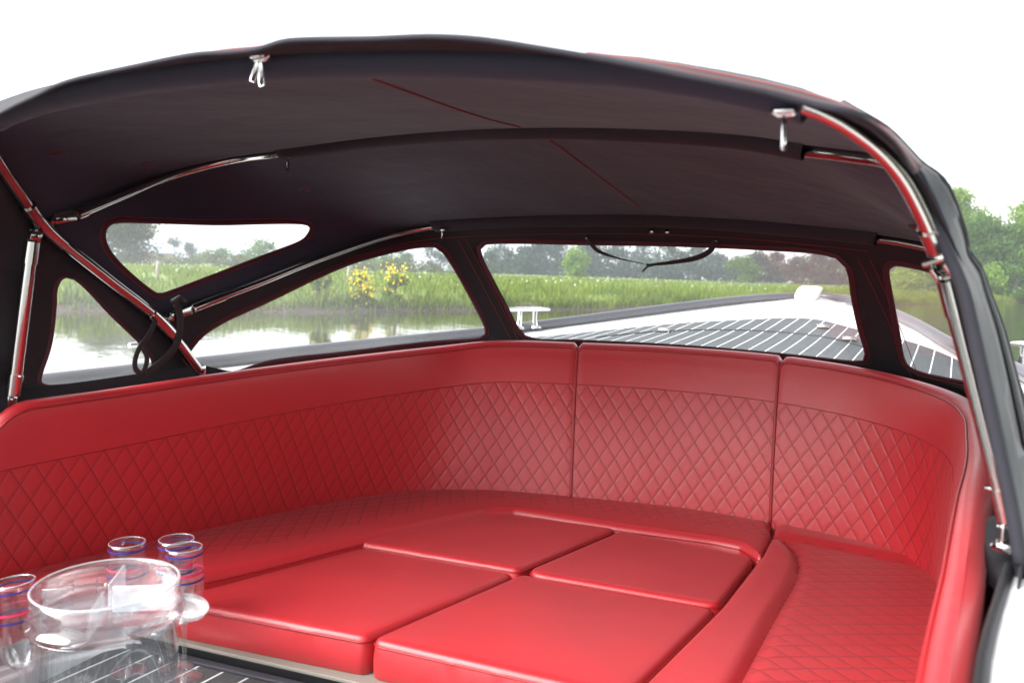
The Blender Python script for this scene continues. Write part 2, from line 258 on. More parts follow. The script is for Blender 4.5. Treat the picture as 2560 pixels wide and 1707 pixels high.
def teak(width, thick, base, ang=0.):
    def f(n, b):
        t = n.nodes.new('ShaderNodeTexCoord'); mp = n.nodes.new('ShaderNodeMapping'); mp.inputs['Rotation'].default_value = (0, 0, ang)
        n.links.new(t.outputs['Object'], mp.inputs[0]); s = n.nodes.new('ShaderNodeSeparateXYZ'); n.links.new(mp.outputs[0], s.inputs[0])
        fr = mth(n, 'FRACT', mth(n, 'MULTIPLY', s.outputs[0], 1/width)); line = mth(n, 'LESS_THAN', fr, thick/width)
        st = n.nodes.new('ShaderNodeMapping'); st.inputs['Scale'].default_value = (60, 3, 10); n.links.new(mp.outputs[0], st.inputs[0])
        g = noise(n, 1.5, 4, st.outputs[0]); wv = noise(n, 2.5, 3)
        c1 = ramp(n, g, [(.3, tuple(x*.75 for x in base)), (.7, tuple(x*1.25 for x in base))])
        mx = n.nodes.new('ShaderNodeMix'); mx.data_type = 'RGBA'; n.links.new(line, mx.inputs[0]); n.links.new(c1, mx.inputs[6]); mx.inputs[7].default_value = (.66,.68,.68,1)
        n.links.new(mx.outputs[2], b.inputs['Base Color']); n.links.new(mth(n, 'MULTIPLY_ADD', wv, .2, .46), b.inputs['Roughness'])
        bump(n, b, mth(n, 'SUBTRACT', g, mth(n, 'MULTIPLY', line, .6)), .0012, .6)
    return f
M_teak = mat('grey_deck_planks', (.1,.1,.1), .4, fn=teak(.0545, .0038, (.036,.041,.045)))
M_floor = mat('grey_sole_planks', (.1,.1,.1), .35, fn=teak(.052, .004, (.055,.062,.066)))
def mixmat(name, build):
    m = bpy.data.materials.new(name); m.use_nodes = True; n = m.node_tree; n.nodes.clear()
    out = n.nodes.new('ShaderNodeOutputMaterial'); n.links.new(build(n), out.inputs[0]); MATS[name] = m; return m
def mixs(n, f, a, b):
    x = n.nodes.new('ShaderNodeMixShader')
    if isinstance(f, (int, float)): x.inputs[0].default_value = f
    else: n.links.new(f, x.inputs[0])
    n.links.new(a, x.inputs[1]); n.links.new(b, x.inputs[2]); return x.outputs[0]
def sh(n, t, col=None, rough=None):
    x = n.nodes.new(t)
    if col: x.inputs[0].default_value = (*col, 1)
    if rough is not None: x.inputs['Roughness'].default_value = rough
    return x
def vinyl(n):
    tr = sh(n, 'ShaderNodeBsdfTransparent', (.93,.94,.94)); gl = sh(n, 'ShaderNodeBsdfGlossy', (1,1,1), .08); df = sh(n, 'ShaderNodeBsdfTranslucent', (.8,.85,.86))
    bp = n.nodes.new('ShaderNodeBump'); bp.inputs['Distance'].default_value = .01; bp.inputs['Strength'].default_value = .25
    n.links.new(noise(n, 6, 2), bp.inputs['Height']); n.links.new(bp.outputs[0], gl.inputs['Normal'])
    fr = n.nodes.new('ShaderNodeFresnel'); fr.inputs[0].default_value = 1.35
    sm = mth(n, 'MULTIPLY_ADD', noise(n, 3, 4), .07, .025)
    a = mixs(n, sm, tr.outputs[0], df.outputs[0]); return mixs(n, mth(n, 'MULTIPLY', fr.outputs[0], .22), a, gl.outputs[0])
M_vinyl = mixmat('clear_vinyl', vinyl)
def acrylic(tint, k):
    def f(n):
        tr = sh(n, 'ShaderNodeBsdfTransparent', tint); gl = sh(n, 'ShaderNodeBsdfGlossy', (1,1,1), .03)
        lw = n.nodes.new('ShaderNodeLayerWeight'); lw.inputs[0].default_value = .35
        fac = mth(n, 'MULTIPLY_ADD', mth(n, 'POWER', lw.outputs['Facing'], 2.0), k, .07, clamp=True)
        return mixs(n, fac, tr.outputs[0], gl.outputs[0])
    return f
M_glass = mixmat('clear_plastic', acrylic((.97,.98,.985), .75))
M_glass2 = mixmat('thick_clear_plastic', acrylic((.93,.95,.96), .62))
def frost(n):
    tr = sh(n, 'ShaderNodeBsdfTransparent', (.95,.97,.98)); df = sh(n, 'ShaderNodeBsdfDiffuse', (.9,.93,.95)); gl = sh(n, 'ShaderNodeBsdfGlossy', (1,1,1), .1)
    return mixs(n, .22, mixs(n, .30, tr.outputs[0], df.outputs[0]), gl.outputs[0])
M_frost = mixmat('milky_plastic', frost)
def bright(n):
    tr = sh(n, 'ShaderNodeBsdfTransparent', (.95,.97,.98)); df = sh(n, 'ShaderNodeBsdfDiffuse', (.9,.93,.95)); gl = sh(n, 'ShaderNodeBsdfGlossy', (1,1,1), .05)
    lw = n.nodes.new('ShaderNodeLayerWeight'); lw.inputs[0].default_value = .5
    return mixs(n, mth(n, 'MULTIPLY_ADD', lw.outputs['Facing'], .34, .06, clamp=True), mixs(n, .02, tr.outputs[0], df.outputs[0]), gl.outputs[0])
M_bright = mixmat('bright_clear_plastic', bright)
M_blue = mat('blue_band', (.035,.03,.20), .3)
M_pink = mat('pink_band', (.75,.03,.13), .3)

# ================================================================ object helpers
def me_obj(name, V, F_, m, parent=None, smooth=True, uv=None, attr=None, mats=None, fm=None):
    me = bpy.data.meshes.new(name); me.from_pydata([tuple(v) for v in V], [], [tuple(int(i) for i in f) for f in F_])
    if mats:
        for x in mats: me.materials.append(x)
        me.polygons.foreach_set('material_index', fm)
    else: me.materials.append(m)
    if smooth: me.polygons.foreach_set('use_smooth', [True]*len(me.polygons))
    if uv is not None:
        l = me.uv_layers.new(name='UVMap'); idx = np.zeros(len(me.loops), np.int32); me.loops.foreach_get('vertex_index', idx)
        l.data.foreach_set('uv', np.asarray(uv, np.float32)[idx].ravel())
    if attr is not None:
        a = me.attributes.new('quilt', 'FLOAT', 'POINT'); a.data.foreach_set('value', np.asarray(attr, np.float32))
    me.update(); o = bpy.data.objects.new(name, me); COL.objects.link(o)
    if parent: o.parent = parent
    return o
def tag(o, label=None, cat=None, group=None, kind=None):
    if label: o['label'] = label
    if cat: o['category'] = cat
    if group: o['group'] = group
    if kind: o['kind'] = kind
    return o
def empty(name, loc=(0,0,0), rz=0, **k):
    o = bpy.data.objects.new(name, None); COL.objects.link(o); o.location = loc; o.rotation_euler = (0, 0, rz); o.empty_display_size = .1
    tag(o, **k); return o
def copy_tree(o, parent=None):
    c_ = o.copy(); COL.objects.link(c_)
    if parent: c_.parent = parent
    for ch in list(o.children): copy_tree(ch, c_)
    return c_
class MB:
    def __init__(s): s.V = []; s.F = []
    def add(s, V, F_):
        k = len(s.V); s.V += [tuple(v) for v in V]; s.F += [tuple(i+k for i in f) for f in F_]; return s
    def tube(s, P, r, n=10, caps=True, flat=None):
        P = _np(P); m = len(P); r = np.full(m, r) if np.isscalar(r) else np.interp(np.linspace(0, 1, m), np.linspace(0, 1, len(r)), r)
        t = np.gradient(P, axis=0); t /= np.maximum(np.linalg.norm(t, axis=1), 1e-9)[:, None]
        up = _np([0, 0, 1]) if abs(t[0][2]) < .9 else _np([1, 0, 0]); V = []
        a = np.cross(t[0], up); a /= np.linalg.norm(a)
        for i in range(m):
            a = a-t[i]*(a@t[i]); a /= max(np.linalg.norm(a), 1e-9); b = np.cross(t[i], a)
            for k in range(n):
                th = 2*PI*k/n; V.append(P[i]+r[i]*(a*math.cos(th)*(flat or 1)+b*math.sin(th)))
        F_ = [(i*n+k, i*n+(k+1) % n, (i+1)*n+(k+1) % n, (i+1)*n+k) for i in range(m-1) for k in range(n)]
        if caps: F_ += [tuple(range(n))[::-1], tuple((m-1)*n+k for k in range(n))]
        return s.add(V, F_)
    def box(s, c_, d, R_=None, bev=0):
        c_ = _np(c_); d = _np(d)/2; bm = bmesh.new(); bmesh.ops.create_cube(bm, size=2)
        for v in bm.verts: v.co = Vector((v.co.x*d[0], v.co.y*d[1], v.co.z*d[2]))
        if bev: bmesh.ops.bevel(bm, geom=bm.edges[:], offset=bev, segments=2, affect='EDGES', profile=.5)
        bm.verts.index_update(); R_ = R_ or Matrix.Identity(3)
        V = [_np(R_ @ v.co)+c_ for v in bm.verts]; F_ = [tuple(v.index for v in f.verts) for f in bm.faces]; bm.free(); return s.add(V, F_)
    def lathe(s, prof, c_=(0,0,0), n=40, tilt=None):
        c_ = _np(c_); V = []; m = len(prof)
        for r, z in prof:
            for k in range(n):
                th = 2*PI*k/n; V.append(_np([r*math.cos(th), r*math.sin(th), z]))
        if tilt is not None: V = [_np(tilt @ Vector(v)) for v in V]
        V = [v+c_ for v in V]
        F_ = [(i*n+k, i*n+(k+1) % n, (i+1)*n+(k+1) % n, (i+1)*n+k) for i in range(m-1) for k in range(n)]
        return s.add(V, F_)
    def grid(s, S, flip=False):
        n, m = S.shape[:2]; V = S.reshape(-1, 3)
        F_ = [(i*m+j, (i+1)*m+j, (i+1)*m+j+1, i*m+j+1) for i in range(n-1) for j in range(m-1)]
        return s.add(V, F_)
    def build(s, name, m, parent=None, smooth=True, bevel=0, solid=0):
        o = me_obj(name, s.V, s.F, m, parent, smooth)
        if solid:
            x = o.modifiers.new('thickness', 'SOLIDIFY'); x.thickness = solid; x.offset = 0
        if bevel:
            x = o.modifiers.new('bevel', 'BEVEL'); x.width = bevel; x.segments = 2; x.limit_method = 'ANGLE'
        return o
def autosm(o, deg=35):
    me = o.data
    try: me.set_sharp_from_angle(angle=math.radians(deg))
    except Exception: pass
    return o
def inpoly(P, poly):
    P = _np(P); x, y = P[:, 0], P[:, 1]; poly = _np(poly); r = np.zeros(len(P), bool); j = len(poly)-1
    for i in range(len(poly)):
        xi, yi = poly[i]; xj, yj = poly[j]
        c_ = ((yi > y) != (yj > y)) & (x < (xj-xi)*(y-yi)/((yj-yi) or 1e-12)+xi); r ^= c_; j = i
    return r
def cdt(pts, polys):
    """pts: free points, polys: closed outlines kept as edges -> verts, tris"""
    V = []; E = []
    for pl_ in polys:
        k = len(V); V += [tuple(p) for p in pl_]; E += [(k+i, k+(i+1) % len(pl_)) for i in range(len(pl_))]
    V += [tuple(p) for p in pts]
    vo, eo, fo, *_ = delaunay_2d_cdt([Vector(v) for v in V], E, [], 0, 1e-6)
    return np.array([(v.x, v.y) for v in vo]), [tuple(f) for f in fo]
def closed(P, n, corner=True):
    P = [tuple(p) for p in P]; Q = cr(P[-2:]+P+P[:2], per=16); 
    a = np.argmin(np.linalg.norm(Q[:60]-_np(P[0]), axis=1)); b = len(Q)-1-np.argmin(np.linalg.norm(Q[::-1][:60]-_np(P[0]), axis=1))
    return rs(Q[a:b+1], n+1)[:-1]

# ================================================================ the canopy
can = empty('boat_canopy', (-.72, 1.24, .98), label='black folding canvas canopy on polished steel hoops over the red sofa', cat='canopy')
def reparent(o, p):
    o.parent = p; o.matrix_parent_inverse = Matrix.Translation(-Vector(p.location)); return o
def panel(name, S, wins, m, mpane, step=.028, solid=.0022, flipn=1):
    """fabric panel of surface S with window holes; returns fabric object, panes"""
    Lu, Lv = lenuv(S); nu = max(int(Lu/step), 4); nv = max(int(Lv/step), 3)
    outl = [(u, 0) for u in np.linspace(0, Lu, nu+1)]+[(Lu, v) for v in np.linspace(0, Lv, nv+1)[1:]]+[(u, Lv) for u in np.linspace(Lu, 0, nu+1)[1:]]+[(0, v) for v in np.linspace(Lv, 0, nv+1)[1:-1]]
    g = np.stack(np.meshgrid(np.linspace(0, Lu, nu+1)[1:-1], np.linspace(0, Lv, nv+1)[1:-1], indexing='ij'), -1).reshape(-1, 2)
    holes = [closed([(u*Lu, v*Lv) for u, v in w_], 90) for w_ in wins]
    for h in holes:   # keep grid points off the outline
        d = np.min(np.linalg.norm(g[:, None]-h[None], axis=2), axis=1); g = g[d > step*.35]
    V, F_ = cdt(g, [outl]+holes)
    P3 = surf(S, V[:, 0]/Lu, V[:, 1]/Lv); cen = np.array([V[list(f)].mean(0) for f in F_])
    inside = [inpoly(cen, h) for h in holes]; anyin = np.any(inside, axis=0) if holes else np.zeros(len(F_), bool)
    fab = me_obj(name, P3, [f for f, a in zip(F_, anyin) if not a], m)
    bmx = fab.modifiers.new('thickness', 'SOLIDIFY'); bmx.thickness = solid; bmx.offset = 1
    reparent(fab, can); panes = []
    ctr = _np([-.72, 1.2, 1.15])
    for h, ins in zip(holes, inside):
        fs = [f for f, a in zip(F_, ins) if a]; used = sorted({i for f in fs for i in f}); mp = {k: i for i, k in enumerate(used)}
        pn = me_obj('window_pane', P3[used], [[mp[i] for i in f] for f in fs], mpane); reparent(pn, can); panes.append(pn)
        # maroon binding: ribbon around the hole on the inside
        area = .5*np.sum(h[:, 0]*np.roll(h[:, 1], -1)-np.roll(h[:, 0], -1)*h[:, 1]); sg = -1 if area > 0 else 1
        def offs(d):
            t = np.roll(h, -1, 0)-np.roll(h, 1, 0); t /= np.linalg.norm(t, axis=1)[:, None]
            q = h+np.stack([-t[:, 1], t[:, 0]], 1)*d*sg; return np.clip(q, [0, 0], [Lu, Lv])
        rows = []
        q0 = surf(S, *(h/[Lu, Lv]).T); q1 = surf(S, *(offs(.004)/[Lu, Lv]).T); d3 = q1-q0; d3 = (d3+np.roll(d3, 1, 0)+np.roll(d3, -1, 0)); d3 /= np.maximum(np.linalg.norm(d3, axis=1), 1e-7)[:, None]
        for d, lift in ((-.001, .0004), (.001, .0028), (.009, .0030), (.011, .0008)):
            q = q0+d3*d; i = ctr-q; i /= np.linalg.norm(i, axis=1)[:, None]; rows.append(q+i*lift)
        G_ = np.stack(rows+[], 1); G_ = np.concatenate([G_, G_[:1]], 0); mb = MB().grid(G_)
        tr = mb.build('window_binding', M_trim); reparent(tr, can)
        q = q0+d3*.013; i = ctr-q; i /= np.linalg.norm(i, axis=1)[:, None]; q = q+i*.0012
        st = MB().tube(np.vstack([q, q[:1]]), .0008, 5, False).build('stitching', M_thread); st.parent = tr; st.matrix_parent_inverse = Matrix.Identity(4)
    return fab
def fixC(w_):
    return w_
WA, WB, WC, WD, WE = [list(map(tuple, UVW[k][1])) for k in ('A', 'Bw', 'Cw', 'Dw', 'Ew')]
WC = WC[:-1]+[(.0015, .90), (.0002, .82)] if False else WC
mirw = lambda w_: [(1-u, v) for u, v in w_][::-1]
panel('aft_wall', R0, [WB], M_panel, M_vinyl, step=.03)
panel('roof_panel', R1, [], M_canvas, M_vinyl, step=.035)
panel('roof_panel', R2, [WA, mirw(WA)], M_canvas, M_vinyl, step=.03)
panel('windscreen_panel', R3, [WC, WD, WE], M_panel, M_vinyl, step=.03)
# starboard aft wing with its slim window strip
W1 = cr(G['W1'], 60); W2 = cr(G['W2'], 60)
Wg = loft(W1, W2, 8, 0)
panel('aft_wing', Wg, [[(.36, .86), (.44, .80), (.56, .74), (.70, .66), (.80, .60), (.82, .72), (.72, .80), (.58, .86), (.46, .92), (.38, .93)]], M_outer, M_vinyl, step=.02)
for k in (0, 1):
    A_ = cr(G['VA%d' % k], 40); B_ = cr(G['VB%d' % k], 40)
    reparent(MB().grid(loft(A_, B_, 5)).build('rear_valance', M_outer, solid=.0015), can)
    for tt in (.25, .75): reparent(MB().tube(A_*(1-tt)+B_*tt+_np([0, -.0018, 0]), .0009, 5).build('stitching', M_thread), can)
# rear hem rope with soft folds
hemT = rs(hem, 160); reparent(MB().tube(hemT, .0030, 8).build('hem_rope', M_sleeve), can)
reparent(MB().tube(rs(W1, 50), [.003, .0045, .006, .006, .006], 10).build('hem_rope', M_sleeve), can)  # wing hem, thickened to stand in for the strut's dark reflecting side
reparent(MB().tube(rs(W2, 50), .0035, 8).build('hem_rope', M_sleeve), can)
for tt in (.3, .62):
    q = W1*(1-tt)+W2*tt; reparent(MB().tube(q[4:40]+_np([0, -.002, 0]), .0009, 5).build('stitching', M_thread), can)
# folded hem: the band of cloth turned up along the rear edge
# hoops
def sub(P, a, b, n=None):
    s = np.linspace(0, 1, len(P)); i0 = int(a*(len(P)-1)); i1 = int(b*(len(P)-1)); Q = P[i0:i1+1]; return rs(Q, n) if n else Q
def near(P, p): return int(np.argmin(np.linalg.norm(_np(P)-_np(p), axis=1)))
TR = .0112
rhd = rs(RHc, 240); mhd = rs(MHc, 200); fhd = rs(FHc, 200)
reparent(MB().tube(mhd[6:-6], TR*.86, 16).build('middle_hoop', M_steel), can)
reparent(MB().tube(fhd[6:-6], TR*.8, 16).build('front_hoop', M_steel), can)
# sleeves sewn round the middle of each hoop
def sleeve(P, a, b, wid, hgt, nrm, sh_=0., m_=None):
    Q = rs(P[a:b+1], 70); t = np.gradient(Q, axis=0); t /= np.linalg.norm(t, axis=1)[:, None]
    inn = np.cross(t, nrm); inn /= np.linalg.norm(inn, axis=1)[:, None]
    if (inn[35][2]) > 0: inn = -inn
    rows = []
    for k in range(9):
        th = PI*k/8; rows.append(Q+_np(nrm)*(sh_+math.cos(th)*wid/2)+inn*(math.sin(th)*(hgt+.012)-.011))
    S = np.stack(rows, 1); mb = MB().grid(S); return reparent(mb.build('hoop_sleeve', m_ or M_sleeve, solid=.0015), can)
FWD = _np([0, 1, .08])
ia, ib = near(rhd, G['RH'][7]), near(rhd, (-.13, .745, 1.403)); ia_r, ib_r = ia, ib
sleeve(rhd, ia, ib, .050, .013, FWD, .012, M_canvas)
ia, ib = near(mhd, G['MH'][5]), near(mhd, G['MH'][11]); sleeve(mhd, ia, ib, .055, .013, _np([0, 1, -.08]))
ja, jb = near(fhd, G['FH'][6]), near(fhd, G['FH'][12]); sleeve(fhd, ja, jb, .055, .013, _np([0, .95, -.3]))
for a_, b_, r_ in ((0, ia_r+2, TR), (ib_r-1, 239, .0078)): reparent(MB().tube(rhd[a_:b_+1], r_, 16).build('rear_hoop', M_steel), can)
# seams and stitched marks
for k in ('s1', 's2', 'd1', 'd2', 'd3', 'd4'):
    pn, w_ = UVW[k]; w_ = _np(w_); S = PAN[pn]; q = surf(S, w_[:, 0], w_[:, 1]); q = rs(q, 40) if k[0] == 's' else rs(q, 24)
    i = _np([-.72, 1.2, 1.15])-q; i /= np.linalg.norm(i, axis=1)[:, None]
    reparent(MB().tube(q+i*.0015, .0013 if k[0] == 's' else .0006, 5).build('seam' if k[0] == 's' else 'stitched_mark', M_thread), can)
# seams down the windscreen posts and along the header
for (u0, v0, u1, v1) in ((.317, .12, .317, .95), (.325, .12, .324, .95), (.687, .15, .676, .95), (.697, .15, .682, .95), (.31, .10, .70, .10), (.20, .085, .31, .10)):
    q = surf(R3, np.linspace(u0, u1, 40), np.linspace(v0, v1, 40)); i = _np([-.72, 1.2, 1.15])-q; i /= np.linalg.norm(i, axis=1)[:, None]
    reparent(MB().tube(q+i*.0014, .0008, 5).build('stitching', M_thread), can)
# struts
def strut(a, b, r=.0115):
    a = _np(a); b = _np(b); d = b-a; mb = MB().tube(rs([a, b], 12), r, 18); o = reparent(mb.build('support_strut', M_steel), can); autosm(o)
    for p, q in ((a, a+d*.14), (b-d*.14, b)):
        c_ = MB().tube(rs([p, q], 3), r*1.18, 18).build('end_collar', M_steel); c_.parent = o; c_.matrix_parent_inverse = Matrix.Identity(4); autosm(c_)
    for p in (a+d*.13, ):
        c_ = MB().tube([p+_np([-r*1.6, 0, 0]), p+_np([r*1.6, 0, 0])], .0028, 8).build('screw', M_chrome); c_.parent = o; c_.matrix_parent_inverse = Matrix.Identity(4)
    return o
sp0, sp1 = _np(L['strutp']); strut(sp0, sp1)
ss0, ss1 = _np(L['struts']); strut(ss0+_np([0,0,.0]), ss1, .0092)
def jaw(p, q, r=.012):
    """hinge fitting between a hoop clamp p and a tube end q"""
    p = _np(p); q = _np(q); d = (q-p); L_ = np.linalg.norm(d); d /= L_; mb = MB()
    X_ = Vector(d); Z_ = Vector((1, 0, 0)) if abs(d[0]) < .8 else Vector((0, 0, 1)); Y_ = Z_.cross(X_).normalized(); Z_ = X_.cross(Y_).normalized()
    R_ = Matrix((X_, Y_, Z_)).transposed()
    for s_ in (-1, 1): mb.box((p+q)/2+_np(Z_)*s_*.0065, (L_*.85, .020, .0035), R_, .0012)
    mb.tube([p-_np(Z_)*.013, p+_np(Z_)*.013], .0042, 10); mb.tube([q-_np(Z_)*.012, q+_np(Z_)*.012], .0036, 10)
    o = mb.build('hinge_fitting', M_steel); autosm(o); return reparent(o, can)
def clamp(P, i, r=.0148, w_=5):
    o = MB().tube(P[i-w_:i+w_+1], r, 16).build('clamp_collar', M_steel); autosm(o); return reparent(o, can)
Jp, Js, Kp, Ks, Mp, Ms = (_np(G['RH'][i]) for i in (3, 21, 1, 23, 0, 24))
iJ = near(rhd, Jp); clamp(rhd, iJ); jaw(rhd[iJ]+_np([.0, -.012, -.008]), sp1, .01); jaw(rhd[iJ]+_np([0, .014, .012]), mhd[6])
iK = near(rhd, Kp); clamp(rhd, iK, .0145, 3); jaw(rhd[iK]+_np([0, .012, .010]), fhd[6])
iJ2 = near(rhd, Js); clamp(rhd, iJ2, .0098, 3); jaw(rhd[iJ2]+_np([0, -.004, -.008]), ss1+_np([0,0,.004])); jaw(rhd[iJ2]+_np([0, .014, .01]), mhd[-7])
iK2 = near(rhd, Ks); clamp(rhd, iK2, .0098, 3); jaw(rhd[iK2]+_np([0, .012, .01]), fhd[-7])
for P_ in (mhd, ): 
    for e in (slice(6, 9), slice(-9, -6)): reparent(autosm(MB().tube(P_[e], .0118, 14).build('end_collar', M_steel)), can)
for e in (slice(6, 13), slice(-13, -6)): reparent(autosm(MB().tube(fhd[e], .0112, 14).build('end_collar', M_steel)), can)
# mounts on the coaming
def mount(p, k_):
    p = _np(p); mb = MB(); mb.lathe([(0, 0), (.024, 0), (.025, .003), (.022, .006), (.010, .007), (.0, .007)], p, 24)
    for s_ in (-1, 1): mb.box(p+_np([s_*.009, 0, .026]), (.005, .022, .042), None, .002)
    mb.box(p+_np([0, 0, .008]), (.034, .030, .006), None, .002); mb.tube([p+_np([-.018, 0, .036]), p+_np([.018, 0, .036])], .004, 10)
    mb.V = [tuple(p+(_np(v)-p)*k_) for v in mb.V]; o = mb.build('deck_mount', M_chrome); autosm(o); reparent(o, can)
mount(Mp+_np([0, 0, -.022]), .8); mount(Ms+_np([0, 0, -.022]), .8); mount(sp0+_np([-.01, 0, -.036]), .8); mount(ss0+_np([.001, .002, -.030]), .62)
# zip pulls
def zippull(p, tabs, scale=1., m=M_chrome, edge=False):
    p = _np(p); o = MB().box(p, (.018*scale, .012*scale, .006*scale), None, .002).tube([p+_np([-.012, 0, .001])*scale, p+_np([-.006, 0, -.004])*scale, p+_np([.006, 0, -.004])*scale, p+_np([.012, 0, .001])*scale], .0018*scale, 6).build('zip_slider', m); reparent(o, can)
    for dx, dz in tabs:
        e = p+_np([dx, 0, -dz]); d = e-p; n_ = _np([-d[2], 0, d[0]]); n_ /= np.linalg.norm(n_); mb = MB()
        if edge: n_ = _np([.25, .97, 0])
        L_ = np.linalg.norm(d); u_ = d/L_; w0 = .0028*scale; w1 = .0040*scale; th_ = _np([0, .0009, 0]) if not edge else _np([.0009, 0, 0])
        K = 28; ot = []; inn2 = []
        for q_ in range(K):
            a_ = 2*PI*q_/K; ca, sa = math.cos(a_), math.sin(a_); s_ = (.5-.5*ca); wd = w0+(w1-w0)*s_
            ot.append(p+u_*(L_*.06+(L_*.94)*min(1, max(0, (.5-.62*ca))))+n_*wd*np.sign(sa)*abs(sa)**.5)
            inn2.append(p+u_*(L_*(.80-.12*ca))+n_*w1*.52*sa)
        ot, inn2 = _np(ot), _np(inn2); ring = [ot-th_, ot+th_, inn2+th_, inn2-th_, ot-th_]; S_ = np.stack(ring, 1); S_ = np.concatenate([S_, S_[:1]], 0); mb.grid(S_)
        t = mb.build('pull_tab', m); t.parent = o; t.matrix_parent_inverse = Matrix.Identity(4)
z = _np(L['zips'])
zippull(z[0], [(-.012, .026), (.003, .032)], 1.15); zippull(z[1], [(.001, .034)], 1.0, edge=True); zippull(z[2], [(.002, .034)], 1., M_steel); zippull(z[3], [(.001, .034)], .95, M_steel)
# webbing strap hanging in the front window, snaps and tie straps
def ribbon(P, wid, name, m=M_web, axis=(0, 0, 1), th=.0016, twist=None):
    P = cr(P, 60); t = np.gradient(P, axis=0); t /= np.linalg.norm(t, axis=1)[:, None]; a = _np(axis); rows = []
    for k in range(len(P)):
        ang = 0 if twist is None else np.interp(k/(len(P)-1), np.linspace(0, 1, len(twist)), twist)
        b = a-t[k]*(a@t[k]); b /= max(np.linalg.norm(b), 1e-6); c_ = np.cross(t[k], b); rows.append(b*math.cos(ang)+c_*math.sin(ang))
    rows = _np(rows); S = np.stack([P-rows*wid/2, P, P+rows*wid/2], 1); return reparent(MB().grid(S).build(name, m, solid=th), can)
sv = _np(L['strap']); ribbon(sv[:5], .012, 'webbing_strap', twist=[0, .5, 1.2, 1.45, 1.5], axis=(.3, 0, 1)); ribbon(sv[4:], .014, 'webbing_strap', twist=[1.3, 1.0, .8, .5, .1])
ribbon(_np(L['straptail'])+_np([0, -.002, 0]), .008, 'strap_end', twist=[.8, .8]); 
reparent(MB().box(_np(L['strap'][4])+_np([.004, -.004, 0]), (.016, .006, .008), None, .001).build('strap_buckle', M_blackpl), can)
for s_ in L['snaps']:
    s_ = _np(s_); mb = MB().lathe([(0, .004), (.005, .0035), (.0065, .0015), (.0065, -.001)], s_, 18, Matrix.Rotation(math.radians(80), 3, 'X')); reparent(mb.build('snap_button', M_steel), can)
t1 = _np(L['tie1'])[:-1]+_np([-.04, 0, 0]); t2 = _np(L['tie2'])+_np([-.02, 0, 0])
ribbon(t1+_np([.006, 0, 0]), .017, 'tie_strap', axis=(0, 1, 0)); ribbon(t2+_np([.006, 0, 0]), .011, 'tie_strap', axis=(0, 1, 0))
reparent(MB().tube([t1[0]+_np([.014, -.016, .004]), t1[0]+_np([.018, 0, .014]), t1[0]+_np([.014, .016, .004])], .007, 10).build('tie_knot', M_web), can)

bt = np.vstack([[hem[0]], _np([-1.505, .95, .985]), bc, _np([.10, 1.10, .985]), [hem[-1]]]); bt = rs(bt, 120); bt[:, 2] += .018; bt2 = bt.copy(); bt2[:, 2] -= .075
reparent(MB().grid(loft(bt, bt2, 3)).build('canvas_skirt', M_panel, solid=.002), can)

# ================================================================ sofa backrests
Tp = cr(G['T']); 
def tz(p): return p
Bp = [(-1.46, .45), (-1.475, .8), (-1.46, 1.03), (-1.40, 1.485), (-1.262, 1.762), (-1.093, 1.887), (-.885, 1.96), (-.603, 2.04), (-.369, 2.052), (-.133, 2.025), (-.039, 1.972), (.0, 1.9), (.022, 1.75), (.030, 1.55), (.026, 1.35), (.008, 1.12), (-.006, .9), (-.018, .66), (-.022, .45)]
Bd = cr(Bp); Td = cr(G['T'])
marksT = [(-1.30, 1.9, 1.032), (-.955, 2.118, 1.054), (-.382, 2.172, 1.058), (-.03, 2.04, 1.032), (.085, 1.6, 1.0)]
marksB = [(-1.262, 1.762), (-.893, 1.957), (-.366, 2.052), (-.039, 1.972), (.030, 1.55)]
cnt = [90, 34, 46, 34, 34, 60]
TTc = rsm(Td, marksT, cnt); BBc = rsm(Bd, marksB, cnt)
cuts = np.cumsum([0]+cnt)
